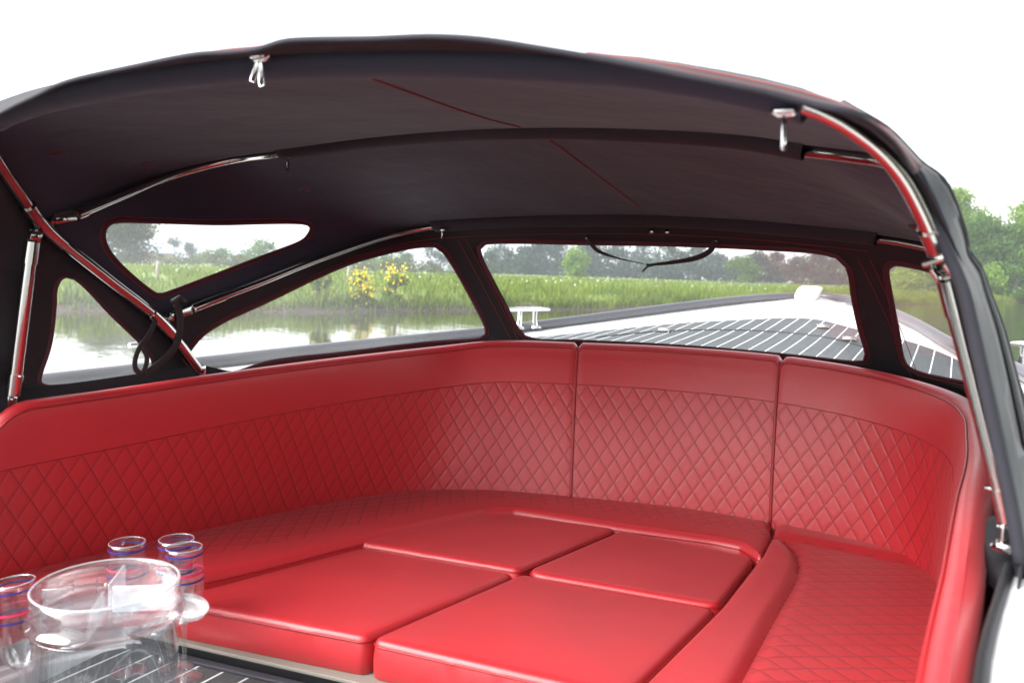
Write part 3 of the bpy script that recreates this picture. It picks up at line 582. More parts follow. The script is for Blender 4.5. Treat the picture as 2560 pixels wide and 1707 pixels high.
def backrest(i0, i1, name, label, e0, e1, ustart, uq_end=None):
    Tq = TTc[i0:i1+1].copy(); Bq = BBc[i0:i1+1].copy(); n = len(Tq)
    for (e, a_, b_) in ((e0, 0, 1), (e1, -1, -2)):
        if e: Tq[a_] += (Tq[b_]-Tq[a_])*.12; Bq[a_] += (Bq[b_]-Bq[a_])*.12
    tg = np.gradient(Tq[:, :2], axis=0); nn = np.stack([-tg[:, 1], tg[:, 0]], 1); nn /= np.linalg.norm(nn, axis=1)[:, None]
    s = np.r_[0, np.cumsum(np.linalg.norm(np.diff(Tq[:, :2], axis=0), axis=1))]; Ls = s[-1]
    th = np.interp(Tq[:, 1], [.45, .9, 1.2, 1.6], [.030, .036, .045, .052]); r = .019
    if name == 'x': pass
    ti = Tq[:, :2]-nn*th[:, None]
    zt = Tq[:, 2].copy(); zt0 = zt.copy()
    for (e, d) in ((e0, s), (e1, Ls-s)):
        if e: zt -= e*(1-np.sqrt(np.clip(1-np.clip(1-d/e, 0, 1)**2, 0, 1)))
    rows = []; vv = []; qm = []
    nf = 26
    bot = np.c_[Bq, np.full(n, .60)]; top = np.c_[ti, zt-r]
    for k in range(nf+1):
        f = k/nf; p = bot*(1-f)+top*f; bul = .010*math.sin(PI*min(1, f))**.7; p[:, :2] -= nn*bul
        rows.append(p); vv.append(f)
    for a in (20, 45, 70, 90):
        a_ = math.radians(a); rows.append(np.c_[ti+nn*r*(1-math.cos(a_)), zt-r+r*math.sin(a_)]); vv.append(1.0)
    for f in (.5, 1): rows.append(np.c_[ti+nn*(r+(th-2*r)*f)[:, None], zt-0*f]); vv.append(1.)
    for a in (45, 90):
        a_ = math.radians(a); rows.append(np.c_[ti+nn*(th-r+r*math.sin(a_))[:, None], zt-r+r*math.cos(a_)]); vv.append(1.)
    rows.append(np.c_[Tq[:, :2]-nn*0.0, np.full(n, .72)]); vv.append(1.)
    S = np.stack(rows, 1); m = S.shape[1]
    H = np.linalg.norm(top-bot, axis=1)+(zt0-zt)
    uv = np.zeros((n, m, 2)); q = np.zeros((n, m)); sb = np.r_[0, np.cumsum(np.linalg.norm(np.diff(.5*(Bq+ti), axis=0), axis=1))]
    for k in range(m):
        uv[:, k, 0] = sb+ustart; hh = vv[k]*(H-(zt0-zt)); uv[:, k, 1] = hh-(H-.098); q[:, k] = (k <= nf)
        if k <= nf: q[:, k] = np.clip(.5+((H-.098)-hh)/.02, 0, 1)
    if uq_end is not None: q *= (np.clip(.5+(uq_end-sb)/.02, 0, 1))[:, None]
    mb = MB().grid(S); k0 = 0
    capa = list(range(m)); mb.F.append(tuple(capa)); mb.F.append(tuple((n-1)*m+k for k in range(m))[::-1])
    o = me_obj(name, mb.V, mb.F, M_quilt, None, True, uv.reshape(-1, 2), q.ravel())
    autosm(o, 60); tag(o, label=label, cat='backrest cushion', group='quilted backrest cushions of the sofa')
    # piping along the top edge and down the ends, and the seam above the quilting
    c0 = n//2; loc = Vector(S[c0, 0]); loc = Vector((loc.x, loc.y, .6))
    pt_ = S[:, nf+1]-np.c_[nn*.0015, np.zeros(n)]; ptop = rs(pt_, 120)
    path = ptop
    if e0: path = np.vstack([S[0, 2:nf+1]-np.r_[nn[0]*.002, 0], path])
    if e1: path = np.vstack([path, (S[-1, 2:nf+1]-np.r_[nn[-1]*.002, 0])[::-1]])
    p_ = MB().tube(path, .0026, 8).build('piping', M_piping); p_.parent = o
    # band seam
    bs = []
    for i in range(n):
        f = (H[i]-.098)/(H[i]-(zt0[i]-zt[i])); kf = min(f, .999)*nf; a_ = int(kf); bs.append(S[i, a_]*(1-kf+a_)+S[i, a_+1]*(kf-a_)-np.r_[nn[i]*.0004, 0])
    bs = _np(bs)
    if uq_end is not None:
        ie = int(np.argmax(sb > uq_end)); f = (H[ie]-.098)/H[ie]*nf; dn = [S[ie, k]-np.r_[nn[ie]*.0004, 0] for k in range(int(f)-2, 1, -1)]; bs = np.vstack([bs[:ie-1], cr([bs[ie-2], (bs[ie]+dn[0])/2, dn[1]], 6), dn[2:]])
    p_ = MB().tube(rs(bs, 150), .0013, 6).build('band_seam', M_piping); p_.parent = o
    return o, sb[-1]
g1 = 0
ob1, l1 = backrest(int(np.argmax(TTc[:, 1] > .735)), cuts[2], 'backrest_cushion', 'long quilted red backrest cushion along the left side of the sofa', .085, .012, 0)
ob2, l2 = backrest(cuts[2], cuts[3], 'backrest_cushion', 'straight quilted red backrest cushion between the two curved ones', .012, .012, .01)
ob3, l3 = backrest(cuts[3], cuts[6], 'backrest_cushion', 'curved quilted red backrest cushion wrapping the right corner behind the steel strut', .016, 0, .02, .60)

# ================================================================ flat cushions
def fillet(P, r, seg=5, skip=()):
    P = [_np(p) for p in P]; out = []; n = len(P)
    for i in range(n):
        a, b, c_ = P[i-1], P[i], P[(i+1) % n]; rr = r[i] if isinstance(r, (list, tuple)) else r
        d1 = a-b; d2 = c_-b; l1_ = np.linalg.norm(d1); l2_ = np.linalg.norm(d2); d1 = d1/l1_; d2 = d2/l2_
        ang = math.acos(np.clip(d1@d2, -1, 1))
        if ang > math.radians(160) or rr <= 0: out.append(b); continue
        t = min(rr/math.tan(ang/2), l1_*.45, l2_*.45)
        for k in range(seg+1):
            s_ = k/seg; out.append((b+d1*t)*(1-s_)**2+b*2*s_*(1-s_)+(b+d2*t)*s_**2)
    return _np(out)
def dens(P, step):
    out = []
    for a, b in zip(P, np.roll(P, -1, 0)):
        k = max(1, int(np.linalg.norm(b-a)/step))
        for i in range(k): out.append(a+(b-a)*i/k)
    return _np(out)
def segdist(Q, P):
    d = np.full(len(Q), 9.)
    for a, b in zip(P, np.roll(P, -1, 0)):
        ab = b-a; t = np.clip(((Q-a)@ab)/max(ab@ab, 1e-12), 0, 1); d = np.minimum(d, np.linalg.norm(Q-(a+t[:, None]*ab), axis=1))
    return d
def flat_cushion(name, P, ztop, thick, r=.014, rc=.02, dome=.006, m=M_leather, zfun=None, quiltfun=None, label='', group=None, step=.03, pipe=True, uvf=None, cat='cushion'):
    P = _np(P); area = .5*np.sum(P[:, 0]*np.roll(P[:, 1], -1)-np.roll(P[:, 0], -1)*P[:, 1])
    if area < 0: P = P[::-1]
    P = dens(fillet(P, rc), .02); n = len(P)
    t = np.roll(P, -1, 0)-np.roll(P, 1, 0); t /= np.linalg.norm(t, axis=1)[:, None]; inn = np.stack([-t[:, 1], t[:, 0]], 1)
    rings = [P+inn*d for d in (0.0, r*.3, r, r*2.2)]
    x0, y0 = P.min(0); x1, y1 = P.max(0)
    g = np.stack(np.meshgrid(np.arange(x0, x1, step), np.arange(y0, y1, step), indexing='ij'), -1).reshape(-1, 2)
    g = g[inpoly(g, P)]; g = g[segdist(g, P) > r*2.2+step*.4]
    V, F_ = cdt(np.vstack([rings[2], rings[3], g]), [rings[0], rings[1]])
    cen = np.array([V[list(f)].mean(0) for f in F_]); F_ = [f for f, a in zip(F_, inpoly(cen, P)) if a]
    d = segdist(V, P); dd = np.clip(d/r, 0, 1); zz = ztop-r+r*np.sqrt(1-(1-dd)**2)+dome*(1-np.exp(-d/.06))
    if zfun: zz = zz+zfun(V)
    V3 = [tuple(v) for v in np.c_[V, zz]]
    # sides
    side = []; key = {tuple(np.round(v, 6)): i for i, v in enumerate(V)}
    i0 = [int(np.argmin(np.linalg.norm(V-p, axis=1))) for p in P]
    lv = [ztop-r-(thick-r)*.5, ztop-thick+.006, ztop-thick]; bul = [.003, .002, -.004]
    base = len(V3)
    for z_, b_ in zip(lv, bul):
        zo = zfun(P) if zfun else 0
        V3 += [tuple(v) for v in np.c_[P-inn*b_, np.full(n, z_)+zo]]
    prev = i0
    for k in range(3):
        cur = [base+k*n+i for i in range(n)]
        for i in range(n): F_.append((prev[i], cur[i], cur[(i+1) % n], prev[(i+1) % n]))
        prev = cur
    F_.append(tuple(prev[::-1])); V3 = _np(V3)
    uv = (uvf(V3) if uvf else V3[:, :2]); q = quiltfun(V3) if quiltfun else np.zeros(len(V3))
    if quiltfun is not None: q = q*(V3[:, 2] > ztop-.03)
    # consistent normals
    o = me_obj(name, V3, F_, m, None, True, uv, q); bm = bmesh.new(); bm.from_mesh(o.data); bmesh.ops.recalc_face_normals(bm, faces=bm.faces[:]); bm.to_mesh(o.data); bm.free(); autosm(o, 50)
    tag(o, label=label, cat=cat, group=group)
    if pipe:
        zo = zfun(P) if zfun else 0
        Q = np.c_[P-inn*.0012, np.full(n, ztop-r*1.0)+zo]; MBp = MB().tube(np.vstack([Q, Q[:2]]), .0016, 6, False).build('piping', M_piping, o)
    return o
A_ = np.array
cp = L
SG = 'smooth red infill cushions in the middle of the sofa'
_sh = lambda P, k=.0015: [tuple(_np(p)+( _np(P).mean(0)-_np(p))/np.linalg.norm(_np(P).mean(0)-_np(p))*k) for p in P]
flat_cushion('infill_cushion', _sh(L['c_farport']), .629, .07, label='far left plain red cushion against the port seat corner', group=SG, dome=.0025, r=.009)
flat_cushion('infill_cushion', _sh(L['c_farstb']), .627, .07, rc=.03, label='far right plain red cushion, smallest of the middle four', group=SG, dome=.0025, r=.009)
flat_cushion('infill_cushion', _sh(L['c_nearport']), .616, .072, r=.010, label='near left plain red cushion beside the plastic party tray', group=SG, dome=.0025)
flat_cushion('infill_cushion', _sh(L['c_nearstb'][:3]+[(-.398, 1.10)]+[L['c_nearstb'][4]]), .616, .072, r=.010, label='near right plain red cushion with the lit front edge', group=SG, dome=.004)
# seats
bbp = [tuple(p) for p in Bp]
def off_out(p): return p
seatF = [(-1.50, .45), (-1.505, .8), (-1.49, 1.05), (-1.43, 1.495), (-1.285, 1.785), (-1.105, 1.915), (-.89, 1.99), (-.603, 2.07), (-.369, 2.08), (-.366, 2.02), (-.352, 1.975)]+[(-.338, 1.80)]
fr_ = [tuple(p) for p in L['s_front']][::-1]; pt_ = [tuple(p) for p in L['s_pt']][::-1]
seatF += [(fr_[0][0]+.004, fr_[0][1]+.006)]+fr_[1:]+pt_+[(-1.255, .97), (-1.31, .93), (-1.385, .84), (-1.40, .72), (-1.40, .45)]
dz_port = lambda V: .030*np.clip((1.40-V[:, 1])/.6, 0, 1)*np.clip((-1.20-V[:, 0])/.15, 0, 1)
wall_poly = _np(Bp)
def q_port(V):
    d = segdist(V[:, :2], _np(seatF)); x = (segdist_open(V[:, :2], fr_+pt_) > .085); return x.astype(float)
def segdist_open(Q, P):
    P = _np(P); d = np.full(len(Q), 9.)
    for a, b in zip(P[:-1], P[1:]):
        ab = b-a; t = np.clip(((Q-a)@ab)/max(ab@ab, 1e-12), 0, 1); d = np.minimum(d, np.linalg.norm(Q-(a+t[:, None]*ab), axis=1))
    return d
flat_cushion('seat_cushion', seatF, .640, .10, r=.015, rc=.02, m=M_quilt, zfun=dz_port, quiltfun=q_port, label='long red seat cushion curving along the left and front of the sofa', group='quilted seat cushions of the sofa', dome=.003, step=.02, cat='seat cushion')
sin_ = [tuple(p) for p in L['s_stb_in']]
sin_ = [(sin_[0][0]+.008, sin_[0][1]-.03)]+[(p[0]+.006, p[1]) for p in sin_[1:]]
seatS = [(-.352, 2.01), (-.362, 2.08), (-.133, 2.055), (-.02, 2.0), (.03, 1.9), (.05, 1.75), (.058, 1.55), (.052, 1.35), (.036, 1.12), (.022, .9), (.008, .66), (.0, .45), (-.43, .45), (-.40, .9)]+sin_[::-1][0:0]+[(p[0], p[1]) for p in sin_[::-1]][:-1]+[(-.346, 1.93)]
brd = [tuple(p) for p in L['s_border']]
brdc = cr(brd+[(-.258, .9), (-.265, .45)], 60)
def q_stb(V):
    xb = np.interp(V[:, 1], brdc[::-1, 1], brdc[::-1, 0]); return ((V[:, 0] > xb+.004) & (V[:, 1] < 1.97)).astype(float)
def z_stb(V):
    xb = np.interp(V[:, 1], brdc[::-1, 1], brdc[::-1, 0]); d = V[:, 0]-xb
    k = np.clip((1.985-V[:, 1])/.03, 0, 1); rr = .022; e = np.clip((d+rr)/rr, 0, 1); left = -.020*(1-np.sqrt(np.clip(1-e*e, 0, 1)))
    right = -.020+.012*np.clip(d/.03, 0, 1)**.6-.004*np.clip(d/.2, 0, 1)
    return np.where(d > 0, right, left)*k
so3 = flat_cushion('seat_cushion', seatS, .640, .10, r=.015, rc=.02, m=M_quilt, zfun=z_stb, quiltfun=q_stb, label='red seat cushion on the right with plain front bolster and quilted middle', group='quilted seat cushions of the sofa', dome=.004, step=.009, cat='seat cushion',
    uvf=lambda V: np.c_[V[:, 1]*.9, V[:, 0]*1.0])
zb = np.c_[brdc, np.full(len(brdc), .640-.012)]

# ================================================================ boat
boat = empty('motor_boat', (-.7, 1.0, 0), label='white open motor boat with grey planked deck and dark rub rail', cat='boat')
def rb(o): o.parent = boat; o.matrix_parent_inverse = Matrix.Translation((.7, -1.0, 0)); return o
railp = [(-1.72, -2.4, .955), (-1.75, -.8, .955), (-1.77, .6, .962), (-1.775, 1.3, .970), (-1.745, 2.0, .985), (-1.64, 2.7, 1.006), (-1.54, 3.06, 1.030), (-1.39, 3.43, 1.064), (-1.22, 3.85, 1.104), (-1.015, 4.35, 1.145), (-.86, 4.66, 1.164), (-.69, 4.80, 1.173), (-.56, 4.74, 1.170), (-.45, 4.55, 1.158), (-.30, 4.20, 1.135), (-.145, 3.68, 1.100), (.01, 3.10, 1.052), (.10, 2.86, 1.036), (.18, 2.60, 1.02), (.26, 2.1, .99), (.30, 1.4, .970), (.31, .6, .962), (.29, -.8, .955), (.25, -2.4, .955)]
rail = cr(railp, 240)
rb(MB().tube(rail, .021, 14).build('rub_rail', M_rail)); 
rb(MB().tube(rail+_np([0, 0, -.030])*1, .010, 8).build('rail_insert', M_steel))
# hull sides
cx = -.72
rows = []
for z_, k in ((0, 1.0), (-.10, .985), (-.35, .95), (-.75, .88), (-1.25, .72)):
    q = rail.copy(); q[:, 0] = cx+(q[:, 0]-cx)*k; q[:, 1] = np.where(q[:, 1] > 2, 2+(q[:, 1]-2)*(1-(1-k)*1.4), q[:, 1]); q[:, 2] = rail[:, 2]+z_-.012; rows.append(q)
hl = MB().grid(np.stack(rows, 1)); n_ = len(rail)
rb(hl.build('hull', M_white, solid=.006))
# deck: from the coaming line out to the rail
inner = [(-1.56, -2.4), (-1.565, .5), (-1.56, 1.2), (-1.53, 1.5), (-1.47, 1.75), (-1.36, 1.98), (-1.2, 2.13), (-.97, 2.22), (-.68, 2.27), (-.4, 2.27), (-.16, 2.22), (.0, 2.12), (.085, 1.98), (.11, 1.8), (.115, 1.5), (.105, 1.25), (.080, 1.05), (.056, .85), (.036, .66), (.030, .4), (.03, -2.4)]
inn_ = cr(inner, 160)
def deck_sheet(name, poly, dz, m, step=.06):
    poly = _np(poly); x0, y0 = poly.min(0); x1, y1 = poly.max(0)
    g = np.stack(np.meshgrid(np.arange(x0, x1, step), np.arange(y0, y1, step), indexing='ij'), -1).reshape(-1, 2); g = g[inpoly(g, poly)]; g = g[segdist(g, poly) > step*.3]
    V, F_ = cdt(g, [poly]); cen = np.array([V[list(f)].mean(0) for f in F_]); F_ = [f for f, a in zip(F_, inpoly(cen, poly)) if a]
    F_ = [f if (np.cross(np.r_[V[f[1]]-V[f[0]], 0], np.r_[V[f[2]]-V[f[0]], 0])[2] > 0) else f[::-1] for f in F_]
    return rb(me_obj(name, np.c_[V, zdk(V[:, 0], V[:, 1])+dz], F_, m))
ro = rail[:, :2]
deck_sheet('side_deck', np.vstack([inn_, ro[::-1]]), 0, M_white)
tk = [tuple(p[:2]) for p in L['teak']]
tkp = [(-1.50, 2.1), (-1.50, 2.35), (-1.47, 2.55)]+tk[:-1]+[(.0, 3.02), (.06, 2.7), (.11, 2.4), (.15, 2.0), (.16, 1.9)]
tki = [(.12, 1.9), (.10, 2.02), (.0, 2.14), (-.16, 2.24), (-.4, 2.29), (-.68, 2.29), (-.97, 2.24), (-1.2, 2.15), (-1.36, 2.0), (-1.45, 1.9)]
deck_sheet('planked_deck', np.vstack([cr(tkp, 120), cr(tki, 70)]), .004, M_teak, .08)
# deck hatch outline and hinges
for (x, y) in ((-1.0, 3.05), (-.46, 3.42), (-.33, 3.15)):
    z_ = float(zdk(x, y)); rb(MB().box((x, y, z_+.011), (.05, .03, .012), None, .004).tube([(x-.028, y, z_+.016), (x+.028, y, z_+.016)], .006, 8).build('hatch_hinge', M_steel))
hq = cr([(-1.18, 2.78), (-1.02, 3.05), (-.75, 3.2), (-.45, 3.2), (-.25, 3.0), (-.13, 2.7)], 60)
rb(MB().tube(np.c_[hq, zdk(hq[:, 0], hq[:, 1])+.004], .004, 6).build('hatch_seam', M_blackpl))
# coaming wall (inside of the side deck down to the cockpit sole)
q0 = np.c_[inn_, zdk(inn_[:, 0], inn_[:, 1])+.002]; q1 = q0.copy(); q1[:, 2] = .14
rb(MB().grid(np.stack([q0, q1], 1)).build('cockpit_lining', M_lining, solid=.01))
lip = cr(np.c_[inn_, zdk(inn_[:, 0], inn_[:, 1])+.003], 160); rb(MB().tube(lip, .0055, 10).build('coaming_trim', M_blackpl))
sole = np.vstack([inn_]); deckx = rb(me_obj('cockpit_sole', np.c_[sole, np.full(len(sole), .15)], [tuple(range(len(sole)))], M_floor, smooth=False))
# cleats
def cleat(x, y, ang, s=1.):
    z_ = float(zdk(x, y))+.012; mb = MB()
    R_ = Matrix.Rotation(ang, 3, 'Z'); f = lambda a: _np(R_ @ Vector(a)*s)+_np([x, y, z_+.006])
    mb.tube([f((-.13, 0, .075)), f((-.06, 0, .078)), f((.06, 0, .078)), f((.13, 0, .075))], [.007*s, .011*s, .011*s, .007*s], 12)
    for k in (-.045, .045): mb.tube([f((k*1.1, 0, 0)), f((k, 0, .035)), f((k, 0, .075))], [.014*s, .010*s, .010*s], 12); mb.lathe([(.0, .012), (.02, .010), (.026, 0)], f((k*1.15, 0, -.002)), 16)
    return rb(autosm(mb.build('mooring_cleat', M_chrome)))
cleat(-1.555, 2.93, math.radians(74), 1.0); cleat(-1.70, 1.32, math.radians(90), .92); cleat(.20, 2.80, math.radians(108), .95)
# bow lamp housing
bx, by = -.70, 4.62; bz = float(zdk(bx, by))
prof = [(-.13, 0), (-.13, .03), (-.10, .085), (-.06, .10), (.05, .10), (.10, .09), (.06, .0)]
V = []; 
for yy in (-.06, .06):
    for a_, b_ in prof: V.append((bx+a_*.58, by+yy*.8, bz+b_*.72))
n7 = len(prof); Fx = [tuple(range(n7))[::-1], tuple(range(n7, 2*n7))]+[(i, (i+1) % n7, n7+(i+1) % n7, n7+i) for i in range(n7)]
rb(me_obj('bow_fairlead', V, Fx, M_whitepl, smooth=False)).modifiers.new('b', 'BEVEL').width = .006
# black mounting pad on the starboard coaming
pd = [(.045, 1.13), (.036, 1.03), (.045, .96), (.062, .925), (.10, .915), (.16, .93), (.19, 1.0), (.19, 1.13)]
pdo = closed(pd, 60); mb = MB(); rows = []
for k, z_ in ((1.0, .945), (1.0, .962), (.92, .972), (.78, .978), (.6, .980)):
    c_ = pdo.mean(0); rows.append(np.c_[c_+(pdo-c_)*k, np.full(60, z_)])
S = np.stack(rows, 1); S = np.concatenate([S, S[:1]], 0); mb.grid(S); mb.F.append(tuple(i*5+4 for i in range(60)))
rb(mb.build('mount_pad', M_blackpl))
pd2 = pdo+_np([-1.50-.105-.04, -.13]); 
# seat base, beige ledge and the planked engine box in front
str_ = _np(L['strip']); d_ = str_[1]-str_[0]; d_ /= np.linalg.norm(d_)
ea = str_[0]-d_*.12; eb = str_[1]+d_*.62; nv_ = _np([d_[1], -d_[0]])
def slab(name, P, z0, z1, m, bev=.002):
    P = _np(P); n = len(P); V = [(*p, z0) for p in P]+[(*p, z1) for p in P]
    Fx = [tuple(range(n))[::-1], tuple(range(n, 2*n))]+[(i, (i+1) % n, n+(i+1) % n, n+i) for i in range(n)]
    o = me_obj(name, V, Fx, m, smooth=False); bm = bmesh.new(); bm.from_mesh(o.data); bmesh.ops.recalc_face_normals(bm, faces=bm.faces[:]); bm.to_mesh(o.data); bm.free()
    if bev: x = o.modifiers.new('bevel', 'BEVEL'); x.width = bev; x.segments = 2; x.limit_method = 'ANGLE'
    return rb(o)
slab('seat_base', [ea+nv_*.0, eb, eb+_np([0, .5]), ea+_np([0, .5])], .16, .5385, M_lining, 0)
slab('seat_plinth', [(-1.296, .975), (-1.385, .862), (-1.405, .72), (-1.405, .3), (-1.62, .3), (-1.62, 1.2), (-1.24, 1.2)], .16, .534, M_white, .008)
slab('plinth_foot', [(-1.30, .935), (-1.33, .88), (-1.372, .80), (-1.38, .3), (-1.5, .3), (-1.5, 1.0), (-1.31, 1.0)], .16, .529, M_white, .006)
slab('seat_ledge', [ea+nv_*.010, eb+nv_*.010, eb-nv_*.05, ea-nv_*.05], .5395, .547, M_beige)
slab('ledge_recess', [ea+nv_*.006, eb+nv_*.006, eb-nv_*.01, ea-nv_*.01], .505, .5390, M_blackpl, 0)
slab('box_border', [ea+nv_*.030, eb+nv_*.030, eb+nv_*.014, ea+nv_*.014], .515, .5285, MATS['grey_rub_rail'])
slab('engine_box', [ea+nv_*.031, eb+nv_*.031, eb+nv_*1.4, ea+nv_*1.4-_np([.1, 0])], .16, .525, M_floor, .004)

# ================================================================ party set on the engine box
ZB = .5255
def flute(loc, label, tilt=0, tdir=0, h=.234, R_=.0318):
    t = empty('champagne_flute', (loc[0]*.967, loc[1]*.967, ZB), label=label, cat='glass', group='clear plastic champagne flutes with coloured rings')
    T_ = Matrix.Rotation(tdir, 3, 'Z') @ Matrix.Rotation(tilt, 3, 'Y') @ Matrix.Rotation(-tdir, 3, 'Z')
    cup = [(.003, .095), (.010, .100), (.019, .110), (.026, .124), (R_*.97, .145), (R_*1.02, .165), (R_, .19), (R_*.93, h)]
    pr = cr([(a, b) for a, b in cup], 26); thk = .0014
    o = MB().lathe([tuple(p) for p in pr]+[(R_*.93-thk, h)]+[(max(p[0]-thk, .0005), p[1]+(.001 if i else .004)) for i, p in list(enumerate(pr))[::-1]], n=40, tilt=T_).build('bowl', M_glass, t)
    MB().lathe([(.0085, .001), (.006, .008), (.0042, .02), (.0036, .05), (.0040, .08), (.006, .095), (.004, .099)], n=20, tilt=T_).build('stem', M_bright, t)
    MB().lathe([(.001, .0075), (.010, .0065), (.022, .0035), (.030, .0015), (.031, .0005), (.028, 0), (.001, 0)], n=40, tilt=T_).build('foot', M_bright, t)
    def rad(z_): return np.interp(z_, pr[:, 1], pr[:, 0])+.0004
    for z_, m_ in ((h-.012, M_blue), (h-.044, M_pink), (h-.056, M_blue)):
        MB().lathe([(rad(z_), z_), (rad(z_+.002)+.0003, z_+.0018), (rad(z_+.0036), z_+.0036)], n=40, tilt=T_).build('ring_band', m_, t)
    MB().lathe([(R_*.93-thk, h-.0004), (R_*.93-thk/2, h+.0008), (R_*.93+.0002, h-.0004)], n=40, tilt=T_).build('rim', M_frost, t)
    return t
fl = _np(L['flutes'])
flute((-1.270, .890), 'plastic flute standing behind the divided tray, seen through it')
flute((-1.214, .950), 'plastic flute behind the nearest one, right of the divided tray')
flute((-1.168, .930), 'plastic flute just right of the divided tray, in front of its twin')
flute((-1.235, .690), 'tilted plastic flute at the left front of the divided tray', math.radians(5), math.radians(200))
flute((-1.28, .61), 'plastic flute cut by the left edge of the picture', math.radians(3), 0)
# clear cooler with the snack tray on top
bc_ = (-1.030, .690)
ck = empty('drinks_cooler', (bc_[0], bc_[1], ZB), label='tall clear plastic drinks cooler with side lugs under the divided tray', cat='cooler')
ckb = MB().lathe([(.002, .004), (.080, .004), (.086, .010), (.090, .06), (.093, .15), (.096, .228), (.099, .232), (.099, .235), (.095, .235), (.092, .22), (.089, .15), (.086, .06), (.082, .012), (.002, .008)], n=64); ckb.V = [(v[0], v[1], v[2]*.894) for v in ckb.V]; ckb.build('bowl', M_glass2, ck)
hc = _np([-1.090-bc_[0], .872-bc_[1], .135])
hs_ = []
for r_, z_ in ((.0, .0), (.020, .0), (.030, .006), (.034, .016), (.032, .017), (.028, .008), (.018, .003), (.0, .003)): hs_.append((r_, z_))
MB().lathe(hs_, hc, 32, Matrix.Rotation(math.radians(18), 3, 'Y')).build('side_dish', M_frost, ck)
MB().tube(cr([(-.02, .092, .142), (-.032, .125, .140), (-.045, .155, .137)], 16), .005, 10, flat=2.2).build('handle', M_frost, ck)
st_ = empty('snack_tray', (bc_[0], bc_[1], ZB+.2112), label='round clear divided snack tray resting on the drinks cooler', cat='tray')
R2_ = .098
MB().lathe([(.001, .003), (.100, .003), (.104, .006), (.104, .010), (.0985, .012), (.098, .030), (R2_-.001, .050), (R2_-.0035, .0512), (R2_-.005, .049), (.0945, .030), (.0935, .012), (.088, .0065), (.001, .0065)], n=72).build('dish', M_bright, st_)
MB().lathe([(.004, .0065), (.0052, .02), (.0052, .045), (.004, .050), (.0005, .052)], n=20).build('hub', M_glass2, st_)
MB().lathe([(R2_-.0045, .0512), (R2_-.0025, .0530), (R2_-.0005, .0512)], n=72).build('rim', M_frost, st_)
for k in range(4):
    a_ = math.radians(40+90*k); R_ = Matrix.Rotation(a_, 3, 'Z'); MB().box(_np(R_ @ Vector((.046, 0, .027))), (.078, .0028, .038), R_, .001).build('divider', M_frost if k in (0, 1) else M_bright, st_)  # two dividers made milky to imitate bright highlights on clear plastic
tg_ = empty('serving_tongs', (-1.40, .86, .5355), label='bright steel serving tongs lying at the left beside the divided tray', cat='tongs')
for dz_, dx_ in ((0, 0), (.012, .006)):
    MB().tube(cr([(-.09, -.02, .004+dz_), (-.03, .012+dx_, .004+dz_), (.02, .018+dx_, .004+dz_), (.045, .0, .004+dz_*.5), (.03, -.02, .004), (-.02, -.04, .004)], 40), .0042, 8, flat=1.6).build('arm', M_chrome, tg_)

# ================================================================ surroundings
FD = Vector((-math.sin(_y), math.cos(_y), 0)); RT = Vector((math.cos(_y), math.sin(_y), 0))
def at(b, d):
    """b = tangent of the bearing right of the view axis, d = distance along the axis"""
    p = FD*d+RT*(b*d); return _np([p.x, p.y])
WZ = -.05
def sx(x): return (x-1176)/1829.3
bank = [(-.95, 15), (-.75, 17), (-.53, 19.4), (-.40, 20.4), (-.25, 22), (-.12, 24.5), (.04, 28), (.2, 33), (.36, 42), (.5, 56), (.60, 80), (.75, 100), (1.2, 130)]
bk = cr([tuple(at(b, d)) for b, d in bank], 160)
tg = np.gradient(bk, axis=0); tg /= np.linalg.norm(tg, axis=1)[:, None]; nb = np.stack([-tg[:, 1], tg[:, 0]], 1)
if (nb[60]@_np([FD.x, FD.y])) < 0: nb = -nb
def waterf(n, b):
    mp = n.nodes.new('ShaderNodeMapping'); t = n.nodes.new('ShaderNodeTexCoord'); n.links.new(t.outputs['Object'], mp.inputs[0]); mp.inputs['Scale'].default_value = (1.0, 1.0, 1); mp.inputs['Rotation'].default_value = (0, 0, _y)
    m2 = n.nodes.new('ShaderNodeMapping'); m2.inputs['Scale'].default_value = (.45, 1.6, 1); n.links.new(mp.outputs[0], m2.inputs[0])
    h = mth(n, 'ADD', noise(n, 1.6, 3, m2.outputs[0]), mth(n, 'MULTIPLY', noise(n, 6, 2, m2.outputs[0]), .25))
    bump(n, b, h, .05, .14)
M_water = mat('river_water', (.042,.040,.016), .05, spec=.42, fn=waterf)
wv = [at(-9, 60)*0+_np([-900, -900]), _np([900, -900]), _np([900, 900]), _np([-900, 900])]
wo_ = me_obj('river', [(*p, WZ) for p in wv], [(0, 1, 2, 3)], M_water, smooth=False); tag(wo_, kind='structure')
# land beyond the bank
def landf(n, b):
    f = noise(n, .5, 5); g = noise(n, 9, 4); t = n.nodes.new('ShaderNodeNewGeometry'); s = n.nodes.new('ShaderNodeSeparateXYZ'); n.links.new(t.outputs['Position'], s.inputs[0])
    grass = ramp(n, mth(n, 'ADD', mth(n, 'MULTIPLY', f, .6), mth(n, 'MULTIPLY', g, .4)), [(.3, (.075,.115,.016)), (.5, (.135,.195,.03)), (.72, (.21,.24,.055))])
    mud = ramp(n, g, [(.3, (.035,.026,.018)), (.7, (.085,.065,.048))])
    mx = n.nodes.new('ShaderNodeMix'); mx.data_type = 'RGBA'; n.links.new(mth(n, 'MULTIPLY_ADD', s.outputs[2], 5, -.45, clamp=True), mx.inputs[0]); n.links.new(mud, mx.inputs[6]); n.links.new(grass, mx.inputs[7])
    n.links.new(mx.outputs[2], b.inputs['Base Color']); bump(n, b, g, .15, .6)
M_land = mat('meadow_ground', (.1,.15,.03), .9, fn=landf)
rows = []
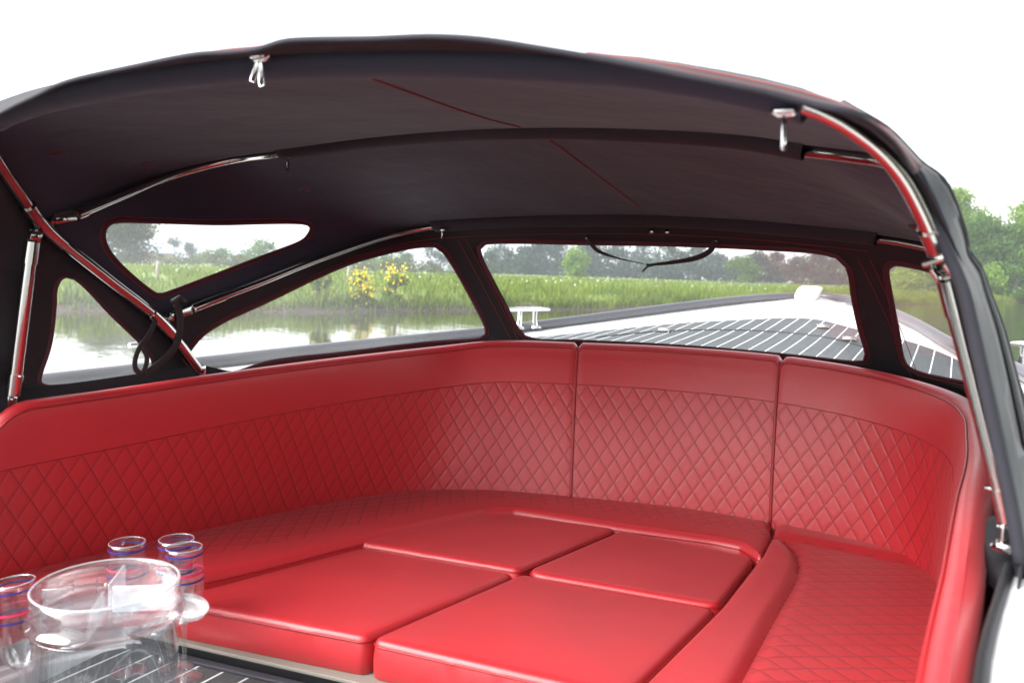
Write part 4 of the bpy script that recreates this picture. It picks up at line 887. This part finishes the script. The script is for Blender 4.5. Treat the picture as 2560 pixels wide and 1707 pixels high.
prof = [(-.6, WZ-.3), (0, WZ+.01), (.25, .03), (.5, .18), (.9, .32), (1.6, .45), (3, .52), (8, .56), (25, .7), (70, .85), (160, .9), (420, .9), (900, .9)]
for d, z_ in prof:
    w_ = rng.normal(0, .06, len(bk)) if 0 <= d < 3 else 0; q = bk+nb*(_np(d)+w_)[..., None] if np.ndim(w_) else bk+nb*d
    if d > 20: # spread to avoid folding
        c_ = bk[len(bk)//2]; ang = np.linspace(0, 1, len(bk)); q = np.stack([at(np.interp(a, [0, 1], [-2.2, 2.6]), 1)*0 for a in ang]); bt = np.linspace(-1.6, 2.0, len(bk)); q = np.stack([bk[i]*1.0+(at(sx(0)*0+(bk[i]@_np([RT.x, RT.y]))/(bk[i]@_np([FD.x, FD.y])), 1))*d for i in range(len(bk))])
    zz = np.full(len(bk), z_)+(rng.normal(0, .02, len(bk)) if 0 < d < 3 else 0); rows.append(np.c_[q, zz])
land = MB().grid(np.stack(rows, 1)).build('meadow', M_land); tag(land, kind='structure')
def landz(d): return float(np.interp(d, [p[0] for p in prof], [p[1] for p in prof]))
# grass
def blades(name, pos, h, wdt, m, lean=.25, label=None):
    n = len(pos); a = rng.uniform(0, 2*PI, n); ca, sa = np.cos(a), np.sin(a); lx = rng.normal(0, lean, n)*h; ly = rng.normal(0, lean, n)*h
    w2 = wdt/2; V = np.zeros((n, 5, 3)); V[:, 0] = pos+np.c_[-ca*w2, -sa*w2, 0*a]; V[:, 1] = pos+np.c_[ca*w2, sa*w2, 0*a]
    V[:, 2] = pos+np.c_[ca*w2*.7+lx*.4, sa*w2*.7+ly*.4, h*.6]; V[:, 3] = pos+np.c_[-ca*w2*.7+lx*.4, -sa*w2*.7+ly*.4, h*.6]; V[:, 4] = pos+np.c_[lx, ly, h]
    me = bpy.data.meshes.new(name); me.vertices.add(n*5); me.vertices.foreach_set('co', V.ravel())
    base = np.arange(n)[:, None]*5; lp = np.concatenate([base+[0, 1, 2, 3], base+[3, 2, 4]], 1).ravel()
    me.loops.add(n*7); me.loops.foreach_set('vertex_index', lp.astype(np.int32)); me.polygons.add(n*2)
    ls = (np.arange(n)[:, None]*7+[0, 4]).ravel(); me.polygons.foreach_set('loop_start', ls.astype(np.int32)); me.polygons.foreach_set('loop_total', np.tile([4, 3], n).astype(np.int32))
    me.materials.append(m); me.update(calc_edges=True); o = bpy.data.objects.new(name, me); COL.objects.link(o); return o
def leafm(name, c1, c2, c3, sc=.6, tl=.35):
    def f(n):
        g = n.nodes.new('ShaderNodeNewGeometry'); r = mth(n, 'ADD', mth(n, 'MULTIPLY', g.outputs['Random Per Island'], .55), mth(n, 'MULTIPLY', noise(n, sc, 3), .6))
        c_ = ramp(n, r, [(.25, c1), (.55, c2), (.85, c3)]); d = n.nodes.new('ShaderNodeBsdfDiffuse'); t = n.nodes.new('ShaderNodeBsdfTranslucent'); n.links.new(c_, d.inputs[0]); n.links.new(c_, t.inputs[0])
        return mixs(n, tl, d.outputs[0], t.outputs[0])
    return mixmat(name, f)
M_grass = leafm('bank_grass', (.066,.105,.013), (.13,.195,.022), (.22,.26,.05), .5)
M_reed = leafm('pale_reed', (.14,.14,.09), (.22,.22,.16), (.32,.32,.27), .5)
M_yel = leafm('yellow_petals', (.55,.42,.01), (.75,.58,.02), (.8,.7,.06), 3, .2)
M_wfl = leafm('white_flowers', (.6,.62,.55), (.7,.72,.65), (.8,.8,.75), 3, .2)
def along(n, d0, d1, i0=0, i1=159, pw=1.):
    i = rng.uniform(i0, i1, n); k = i.astype(int); f = (i-k)[:, None]; b0 = bk[k]*(1-f)+bk[np.minimum(k+1, 159)]*f; nn_ = nb[k]
    d = d0+(d1-d0)*rng.uniform(0, 1, n)**pw; p = b0+nn_*d[:, None]; z_ = np.interp(d, [x[0] for x in prof], [x[1] for x in prof]); return np.c_[p, z_-.02], d
P_, d = along(52000, .35, 5.5, 4, 120, 1.5); hh = rng.uniform(.25, .62, len(P_))*(1-.35*(d > 3))*(.8+.35*np.sin(P_[:, 0]*1.7)*np.cos(P_[:, 1]*1.3))
hh *= .75+.5*np.clip(np.sin(P_[:, 0]*.53+1)*np.sin(P_[:, 1]*.41)+.3, 0, 1); tag(blades('bank_grass', P_, hh, .035, M_grass), kind='stuff')
P_, d = along(9000, .02, .6, 4, 120, 1.); tag(blades('overhanging_grass', P_, rng.uniform(.15, .5, len(P_))*(.6+.5*np.sin(P_[:, 0]*2.9)**2), .035, M_grass, .55), kind='stuff')
P_, d = along(30000, 5, 34, 4, 110, 1.2); tag(blades('meadow_grass', P_, rng.uniform(.18, .42, len(P_)), .07, M_grass), kind='stuff')
P_, d = along(900, .5, 30, 4, 120, .8); P_[:, 2] += rng.uniform(.2,.42,len(P_)); tag(blades('meadow_flowers', P_, rng.uniform(.04, .07, len(P_)), .07, M_wfl), kind='stuff')
P_, d = along(5200, .3, 2.2, 84, 128, 1.); tag(blades('pale_reeds', P_, rng.uniform(.5, 1.1, len(P_)), .05, M_reed, .3), kind='stuff')
def on_bank(b, off):
    """point at bearing b, off metres behind the water line"""
    bb_ = (bk@_np([RT.x, RT.y]))/(bk@_np([FD.x, FD.y])); i = int(np.argmin(abs(bb_-b))); p = bk[i]+nb[i]*off; return p, float(np.interp(off, [x[0] for x in prof], [x[1] for x in prof]))
# leafy plants
def quads(cent, size, squash=1.):
    n = len(cent); a = rng.normal(size=(n, 3)); a /= np.linalg.norm(a, axis=1)[:, None]; b = rng.normal(size=(n, 3)); b -= a*(a*b).sum(1)[:, None]; b /= np.linalg.norm(b, axis=1)[:, None]
    s_ = (size*rng.uniform(.6, 1.3, n))[:, None]/2; V = np.stack([cent-a*s_, cent-b*s_*.6, cent+a*s_, cent+b*s_*.6], 1); return V
def quadobj(name, V, m, parent):
    n = len(V); me = bpy.data.meshes.new(name); me.vertices.add(n*4); me.vertices.foreach_set('co', V.ravel()); me.loops.add(n*4); me.loops.foreach_set('vertex_index', np.arange(n*4, dtype=np.int32))
    me.polygons.add(n); me.polygons.foreach_set('loop_start', np.arange(0, n*4, 4, dtype=np.int32)); me.polygons.foreach_set('loop_total', np.full(n, 4, np.int32)); me.materials.append(m); me.update(calc_edges=True)
    o = bpy.data.objects.new(name, me); COL.objects.link(o); o.parent = parent; return o
def bark(n, b):
    c_ = ramp(n, noise(n, 4, 4), [(.3, (.07,.055,.04)), (.7, (.16,.13,.10))]); n.links.new(c_, b.inputs['Base Color'])
M_bark = mat('bark', (.1,.08,.06), .9, fn=bark)
M_lt = leafm('spring_leaves', (.095,.165,.022), (.16,.265,.036), (.23,.34,.07), .25)
M_mid = leafm('green_leaves', (.042,.088,.017), (.080,.150,.028), (.13,.21,.05), .2)
M_dk = leafm('haze_tinted_leaves', (.016,.034,.020), (.032,.058,.034), (.055,.086,.048), .12)  # bluish cast of distance haze mixed into the leaf colours
M_pale = leafm('pale_leaves', (.060,.075,.028), (.10,.115,.048), (.14,.15,.075), .2)
def tree(name, x, y, z_, h, w_, m, label, group, nleaf=2500, leaf=.35, trunk=.22, seed=0, lumps=16, spread=.5, cat='tree', sparse=1., lean=0):
    global rng
    sv_ = rng; rng = np.random.default_rng(seed+11)
    t = empty(name, (x, y, z_), label=label, cat=cat, group=group); mb = MB(); tr_h = h*.62
    tp = [(0, 0, -.1)]+[(rng.normal(0, .015*h)+lean*k, rng.normal(0, .015*h), tr_h*k) for k in (.35, .7, 1)]; mb.tube(cr(tp, 14), [.030*h*.5+.03, .012*h*.4+.012], 8)
    cs = []
    for k in range(lumps):
        a_ = rng.uniform(0, 2*PI); f = rng.uniform(trunk, 1); wr = w_/2*(math.sin(PI*min(1, (f-trunk)/(1-trunk)*.82+.16))**.7); r_ = wr*rng.uniform(.25, .85)
        p = _np([r_*math.cos(a_)+lean*f, r_*math.sin(a_), h*(trunk*.9+(1-trunk)*(f-trunk)/(1-trunk)*.88)]); cs.append((p, (w_*.16+h*.035)*rng.uniform(.6, 1.25)))
        b0 = _np([lean*f*.5, 0, max(.2*h*trunk, p[2]*rng.uniform(.35, .7))]); mb.tube(cr([b0, (b0+p)/2+rng.normal(0, .03*h, 3)*.5, p], 7), [.010*h*.6, .003*h*.6], 5, False)
    mb.build('trunk', M_bark, t); V = []; per = int(nleaf/lumps)
    for p, r_ in cs:
        g = rng.normal(size=(per, 3)); g /= np.linalg.norm(g, axis=1)[:, None]; rad = r_*rng.uniform(0, 1, (per, 1))**.38*(1+.25*rng.normal(size=(per, 1))); V.append(p+g*rad*_np([1.15, 1.15, .85]))
    V = np.vstack(V); V = V[rng.uniform(size=len(V)) < sparse]
    V[:, 2] = np.maximum(V[:, 2], .15); quadobj('crown', quads(V, leaf), m, t); rng = sv_; return t
def place(b, d, off=0): p = at(b, d); return float(p[0]), float(p[1])
# far wood beyond the meadow, in front of the bow
GW = 'trees of the hazy wood beyond the meadow'
ORD = 'first second third fourth fifth sixth seventh eighth ninth tenth eleventh twelfth thirteenth fourteenth fifteenth sixteenth seventeenth eighteenth nineteenth twentieth'.split(); ORD += ['twenty '+o_ for o_ in ORD[:9]]+['thirtieth']+['thirty '+o_ for o_ in ORD[:9]]
for i, b in enumerate(np.linspace(-.045, .60, 27)):
    d = 150+18*math.sin(i*1.7)+(10 if i % 2 else 0); hpx = np.interp(b, [-.045, .0, .10, .2, .235, .26, .33, .45, .6], [38, 72, 80, 80, 66, 52, 62, 62, 66])*(1+.10*math.sin(i*2.3))
    yh = 625+(b*1829)*.0349; h = (hpx/1829*d+.35)*1.06; x, y = place(b, d)
    tree('woodland_tree', x, y, .85, h, h*1.15, M_dk, 'hazy dark tree of the far wood, %s from the left' % ORD[i], GW, 1500, .62, .08, i, 16)
for i, b in enumerate(np.linspace(-.03, .58, 34)):
    d = 138+6*math.sin(i*2.1); x, y = place(b, d); tree('woodland_bush', x, y, .85, 3.2+1.0*math.sin(i*3.1), 7.5, M_dk, 'low dark bush at the foot of the far wood, %s from the left' % ORD[i], 'bushes at the foot of the far wood', 500, .6, .02, 100+i, 8, cat='bush')
x, y = place(sx(1318), 84); tree('young_tree', x, y, .8, 3.1, 3.6, M_lt, 'small light green tree standing alone in front of the far wood', None, 2600, .26, .05, 201, 14)
x, y = place(sx(1700), 96); tree('young_tree', x, y, .8, 3.3, 5.4, M_mid, 'low rounded green tree before the wood, right of the hanging strap', None, 1800, .3, .05, 202, 12)
# left side
x, y = place(sx(300), 62); tree('big_willow', x, y, .8, 6.2, 5.2, M_pale, 'broad pale willow seen through the upper left window', None, 6000, .26, .02, 301, 26)
x, y = place(sx(228), 60); tree('big_willow', x, y, .8, 5.2, 4.2, M_pale, 'second pale willow at the left edge of the upper left window', None, 4500, .26, .02, 302, 20)
for i, (px, d, h, w_, mm, lb) in enumerate(((392, 150, 4.6, 6.5, M_dk, 'bluish tree behind the small farm roof'), (432, 150, 3.6, 4.0, M_dk, 'small bluish tree right of the farm roof'), (500, 120, 2.3, 5.5, M_mid, 'low round bush in the middle of the upper left window'), (545, 130, 2.0, 5.0, M_mid, 'low bush left of the big domed bush'), (610, 100, 3.3, 6.6, M_mid, 'big domed bush at the right of the upper left window'), (465, 140, 1.4, 6, M_mid, 'low hedge bush between the farm roof and the round bush'),
        (760, 130, 3.0, 7, M_mid, 'wide bush behind the meadow at the left of the middle left window'), (835, 140, 3.4, 7, M_dk, 'bush behind the meadow above the yellow flowers'), (920, 150, 4.8, 5.5, M_dk, 'tall dark bush left of the window post'), (985, 140, 5.6, 6.0, M_dk, 'tallest dark tree beside the left window post'), (880, 110, 2.2, 8, M_mid, 'low wide hedge bush above the yellow flowers'), (1040, 150, 5.2, 7, M_dk, 'dark tree half hidden by the left window post'),
        (150, 80, 2.6, 6, M_mid, 'bush behind the lower left window'), (60, 80, 4, 6, M_mid, 'bush beyond the left edge of the canopy'))):
    x, y = place(sx(px), d); tree('meadow_bush' if h < 4 else 'meadow_tree', x, y, .85, h, w_, mm, lb+(' seen through a left window' if 0 else ''), None, 1800, .34, .03, 400+i, 12, cat='bush' if h < 4 else 'tree')
for i in range(16):
    b = -.56+i*.034; x, y = place(b, 72+5*math.sin(i*1.9)); tree('hedge_bush', x, y, .8, .9+.25*math.sin(i*2.7), 4.6, M_pale, 'low olive hedge bush across the meadow, %s from the left' % ORD[i], 'row of low hedge bushes across the meadow', 420, .26, .02, 500+i, 7, cat='bush')
# farm roof
x, y = place(sx(350), 135); fh_ = empty('farmhouse', (x, y, .85), label='small farmhouse with a blue grey roof far behind the left meadow', cat='house'); fh_.rotation_euler[2] = _y+.3
MB().box((0, 0, .8), (6.5, 4, 1.6)).build('wall', mat('brick_wall', (.25,.16,.12), .9), fh_, smooth=False)
me_obj('roof', [(-3.5, -2.3, 1.5), (3.5, -2.3, 1.5), (3.5, 2.3, 1.5), (-3.5, 2.3, 1.5), (-3.0, 0, 3.0), (3.0, 0, 3.0)], [(0, 1, 5, 4), (2, 3, 4, 5), (1, 2, 5), (3, 0, 4), (3, 2, 1, 0)], mat('blue_grey_roof', (.22,.26,.33), .6), fh_, smooth=False)
for s_ in (-1.6, 1.4): MB().box((s_, -2.02, .9), (.9, .06, .9)).build('window', M_blackpl, fh_, smooth=False)
# right bank trees in the open
GR = None
M_rt1 = M_lt
for i, (px, d, h, w_, mm, lb, nl, lf, sp) in enumerate((
    (2175, 95, 13.0, 7.0, M_lt, 'bright light green tree just right of the canopy edge', 20000, .34, 1.), (2275, 98, 14.6, 7.0, M_pale, 'bare branched pale tree, tallest on the right bank', 1500, .22, .8), (2370, 96, 13.2, 8.0, M_lt, 'light green tree at the right edge of the picture', 20000, .34, 1.),
    (2232, 92, 9.2, 7.5, M_mid, 'dark green tree under the bare branched one', 16000, .30, 1.), (2315, 91, 9.6, 7.5, M_mid, 'dark green tree low at the right of the picture', 16000, .30, 1.), (2100, 100, 12, 8, M_mid, 'green tree mostly behind the canopy on the right', 4000, .32, 1.),
    (2480, 96, 12, 8, M_mid, 'green tree beyond the right edge of the picture', 3000, .32, 1.), (1985, 120, 9, 9, M_mid, 'green tree behind the right windscreen pane', 3000, .34, 1.))):
    x, y = place(sx(px), d); tree('bank_tree', x, y, .5, h, w_, mm, lb, GR, nl, lf, .18, 600+i, 30 if nl > 5000 else 22, sparse=sp)
for i, (px, d, h, w_) in enumerate(((2200, 86.5, 2.9, 5.2), (2262, 87, 3.6, 5.4), (2325, 87, 4.0, 5.6), (2388, 88, 3.2, 5), (2140, 86, 3.0, 5), (2070, 80, 2.4, 5))):
    x, y = place(sx(px), d); tree('waterside_bush', x, y, .3, h, w_, M_lt if i % 2 else M_mid, ['rounded green bush at the waterline by the canopy edge', 'light green bush at the waterline below the bare tree', 'tall green bush at the waterline near the right edge', 'light green bush at the waterline at the far right', 'green bush at the waterline behind the canopy wing', 'light bush behind the right windscreen pane'][i], None, 3600, .24, .02, 700+i, 16, cat='bush')
# broom-like yellow flowers on the left bank
for i, (px, off, h, w_, n1) in enumerate(((778, .7, 1.0, .7, 100), (828, .5, .9, .6, 130), (892, .6, 1.05, .65, 150), (860, .3, .6, .6, 80))):
    p, z_ = on_bank(sx(px), off); t = tree('yellow_flag_plant', p[0], p[1], z_, h, w_, M_grass, ['yellow flowering plant, leftmost of the clump on the bank', 'tallest yellow flowering plant on the grassy bank', 'yellow flowering plant, rightmost of the clump on the bank', 'low yellow flowering plant nearest the water'][i], 'yellow flowers on the left bank', 500, .16, .05, 800+i, 8, cat='plant')
    g = rng.normal(size=(n1, 3))*_np([w_*.30, w_*.30, h*.24])+_np([0, 0, h*.72]); quadobj('blossom', quads(g, .10), M_yel, t)
# fence posts
for i, (px, d) in enumerate(((358, 26), (795, 31), (700, 29), (1063, 44), (1390, 52), (1500, 60))):
    x, y = place(sx(px), d); tag(MB().tube([(x, y, .4), (x+.03, y, 1.05), (x+.03, y, 1.22)], [.06, .055, .03], 8).build('fence_post', mat('weathered_wood', (.30,.27,.23), .9)), label=['weathered post in the meadow behind the upper left window', 'weathered post above the yellow flowers', 'weathered post left of the yellow flowers', 'weathered post beside the left window post', 'weathered post in the grass behind the front window', 'weathered post right of the small light tree'][i], cat='post', group='fence posts in the meadow')

# ================================================================ the damp hazy air
hz = bpy.data.materials.new('haze_air'); hz.use_nodes = True; n = hz.node_tree; n.nodes.clear(); ho = n.nodes.new('ShaderNodeOutputMaterial'); pv = n.nodes.new('ShaderNodeVolumePrincipled')
pv.inputs['Color'].default_value = (.86, .93, 1, 1); pv.inputs['Density'].default_value = .0010; pv.inputs['Anisotropy'].default_value = .2; n.links.new(pv.outputs[0], ho.inputs['Volume'])
hb = MB().box((0, 0, 9.2), (1780, 1780, 21.6)).build('haze', hz, smooth=False); tag(hb, kind='stuff')
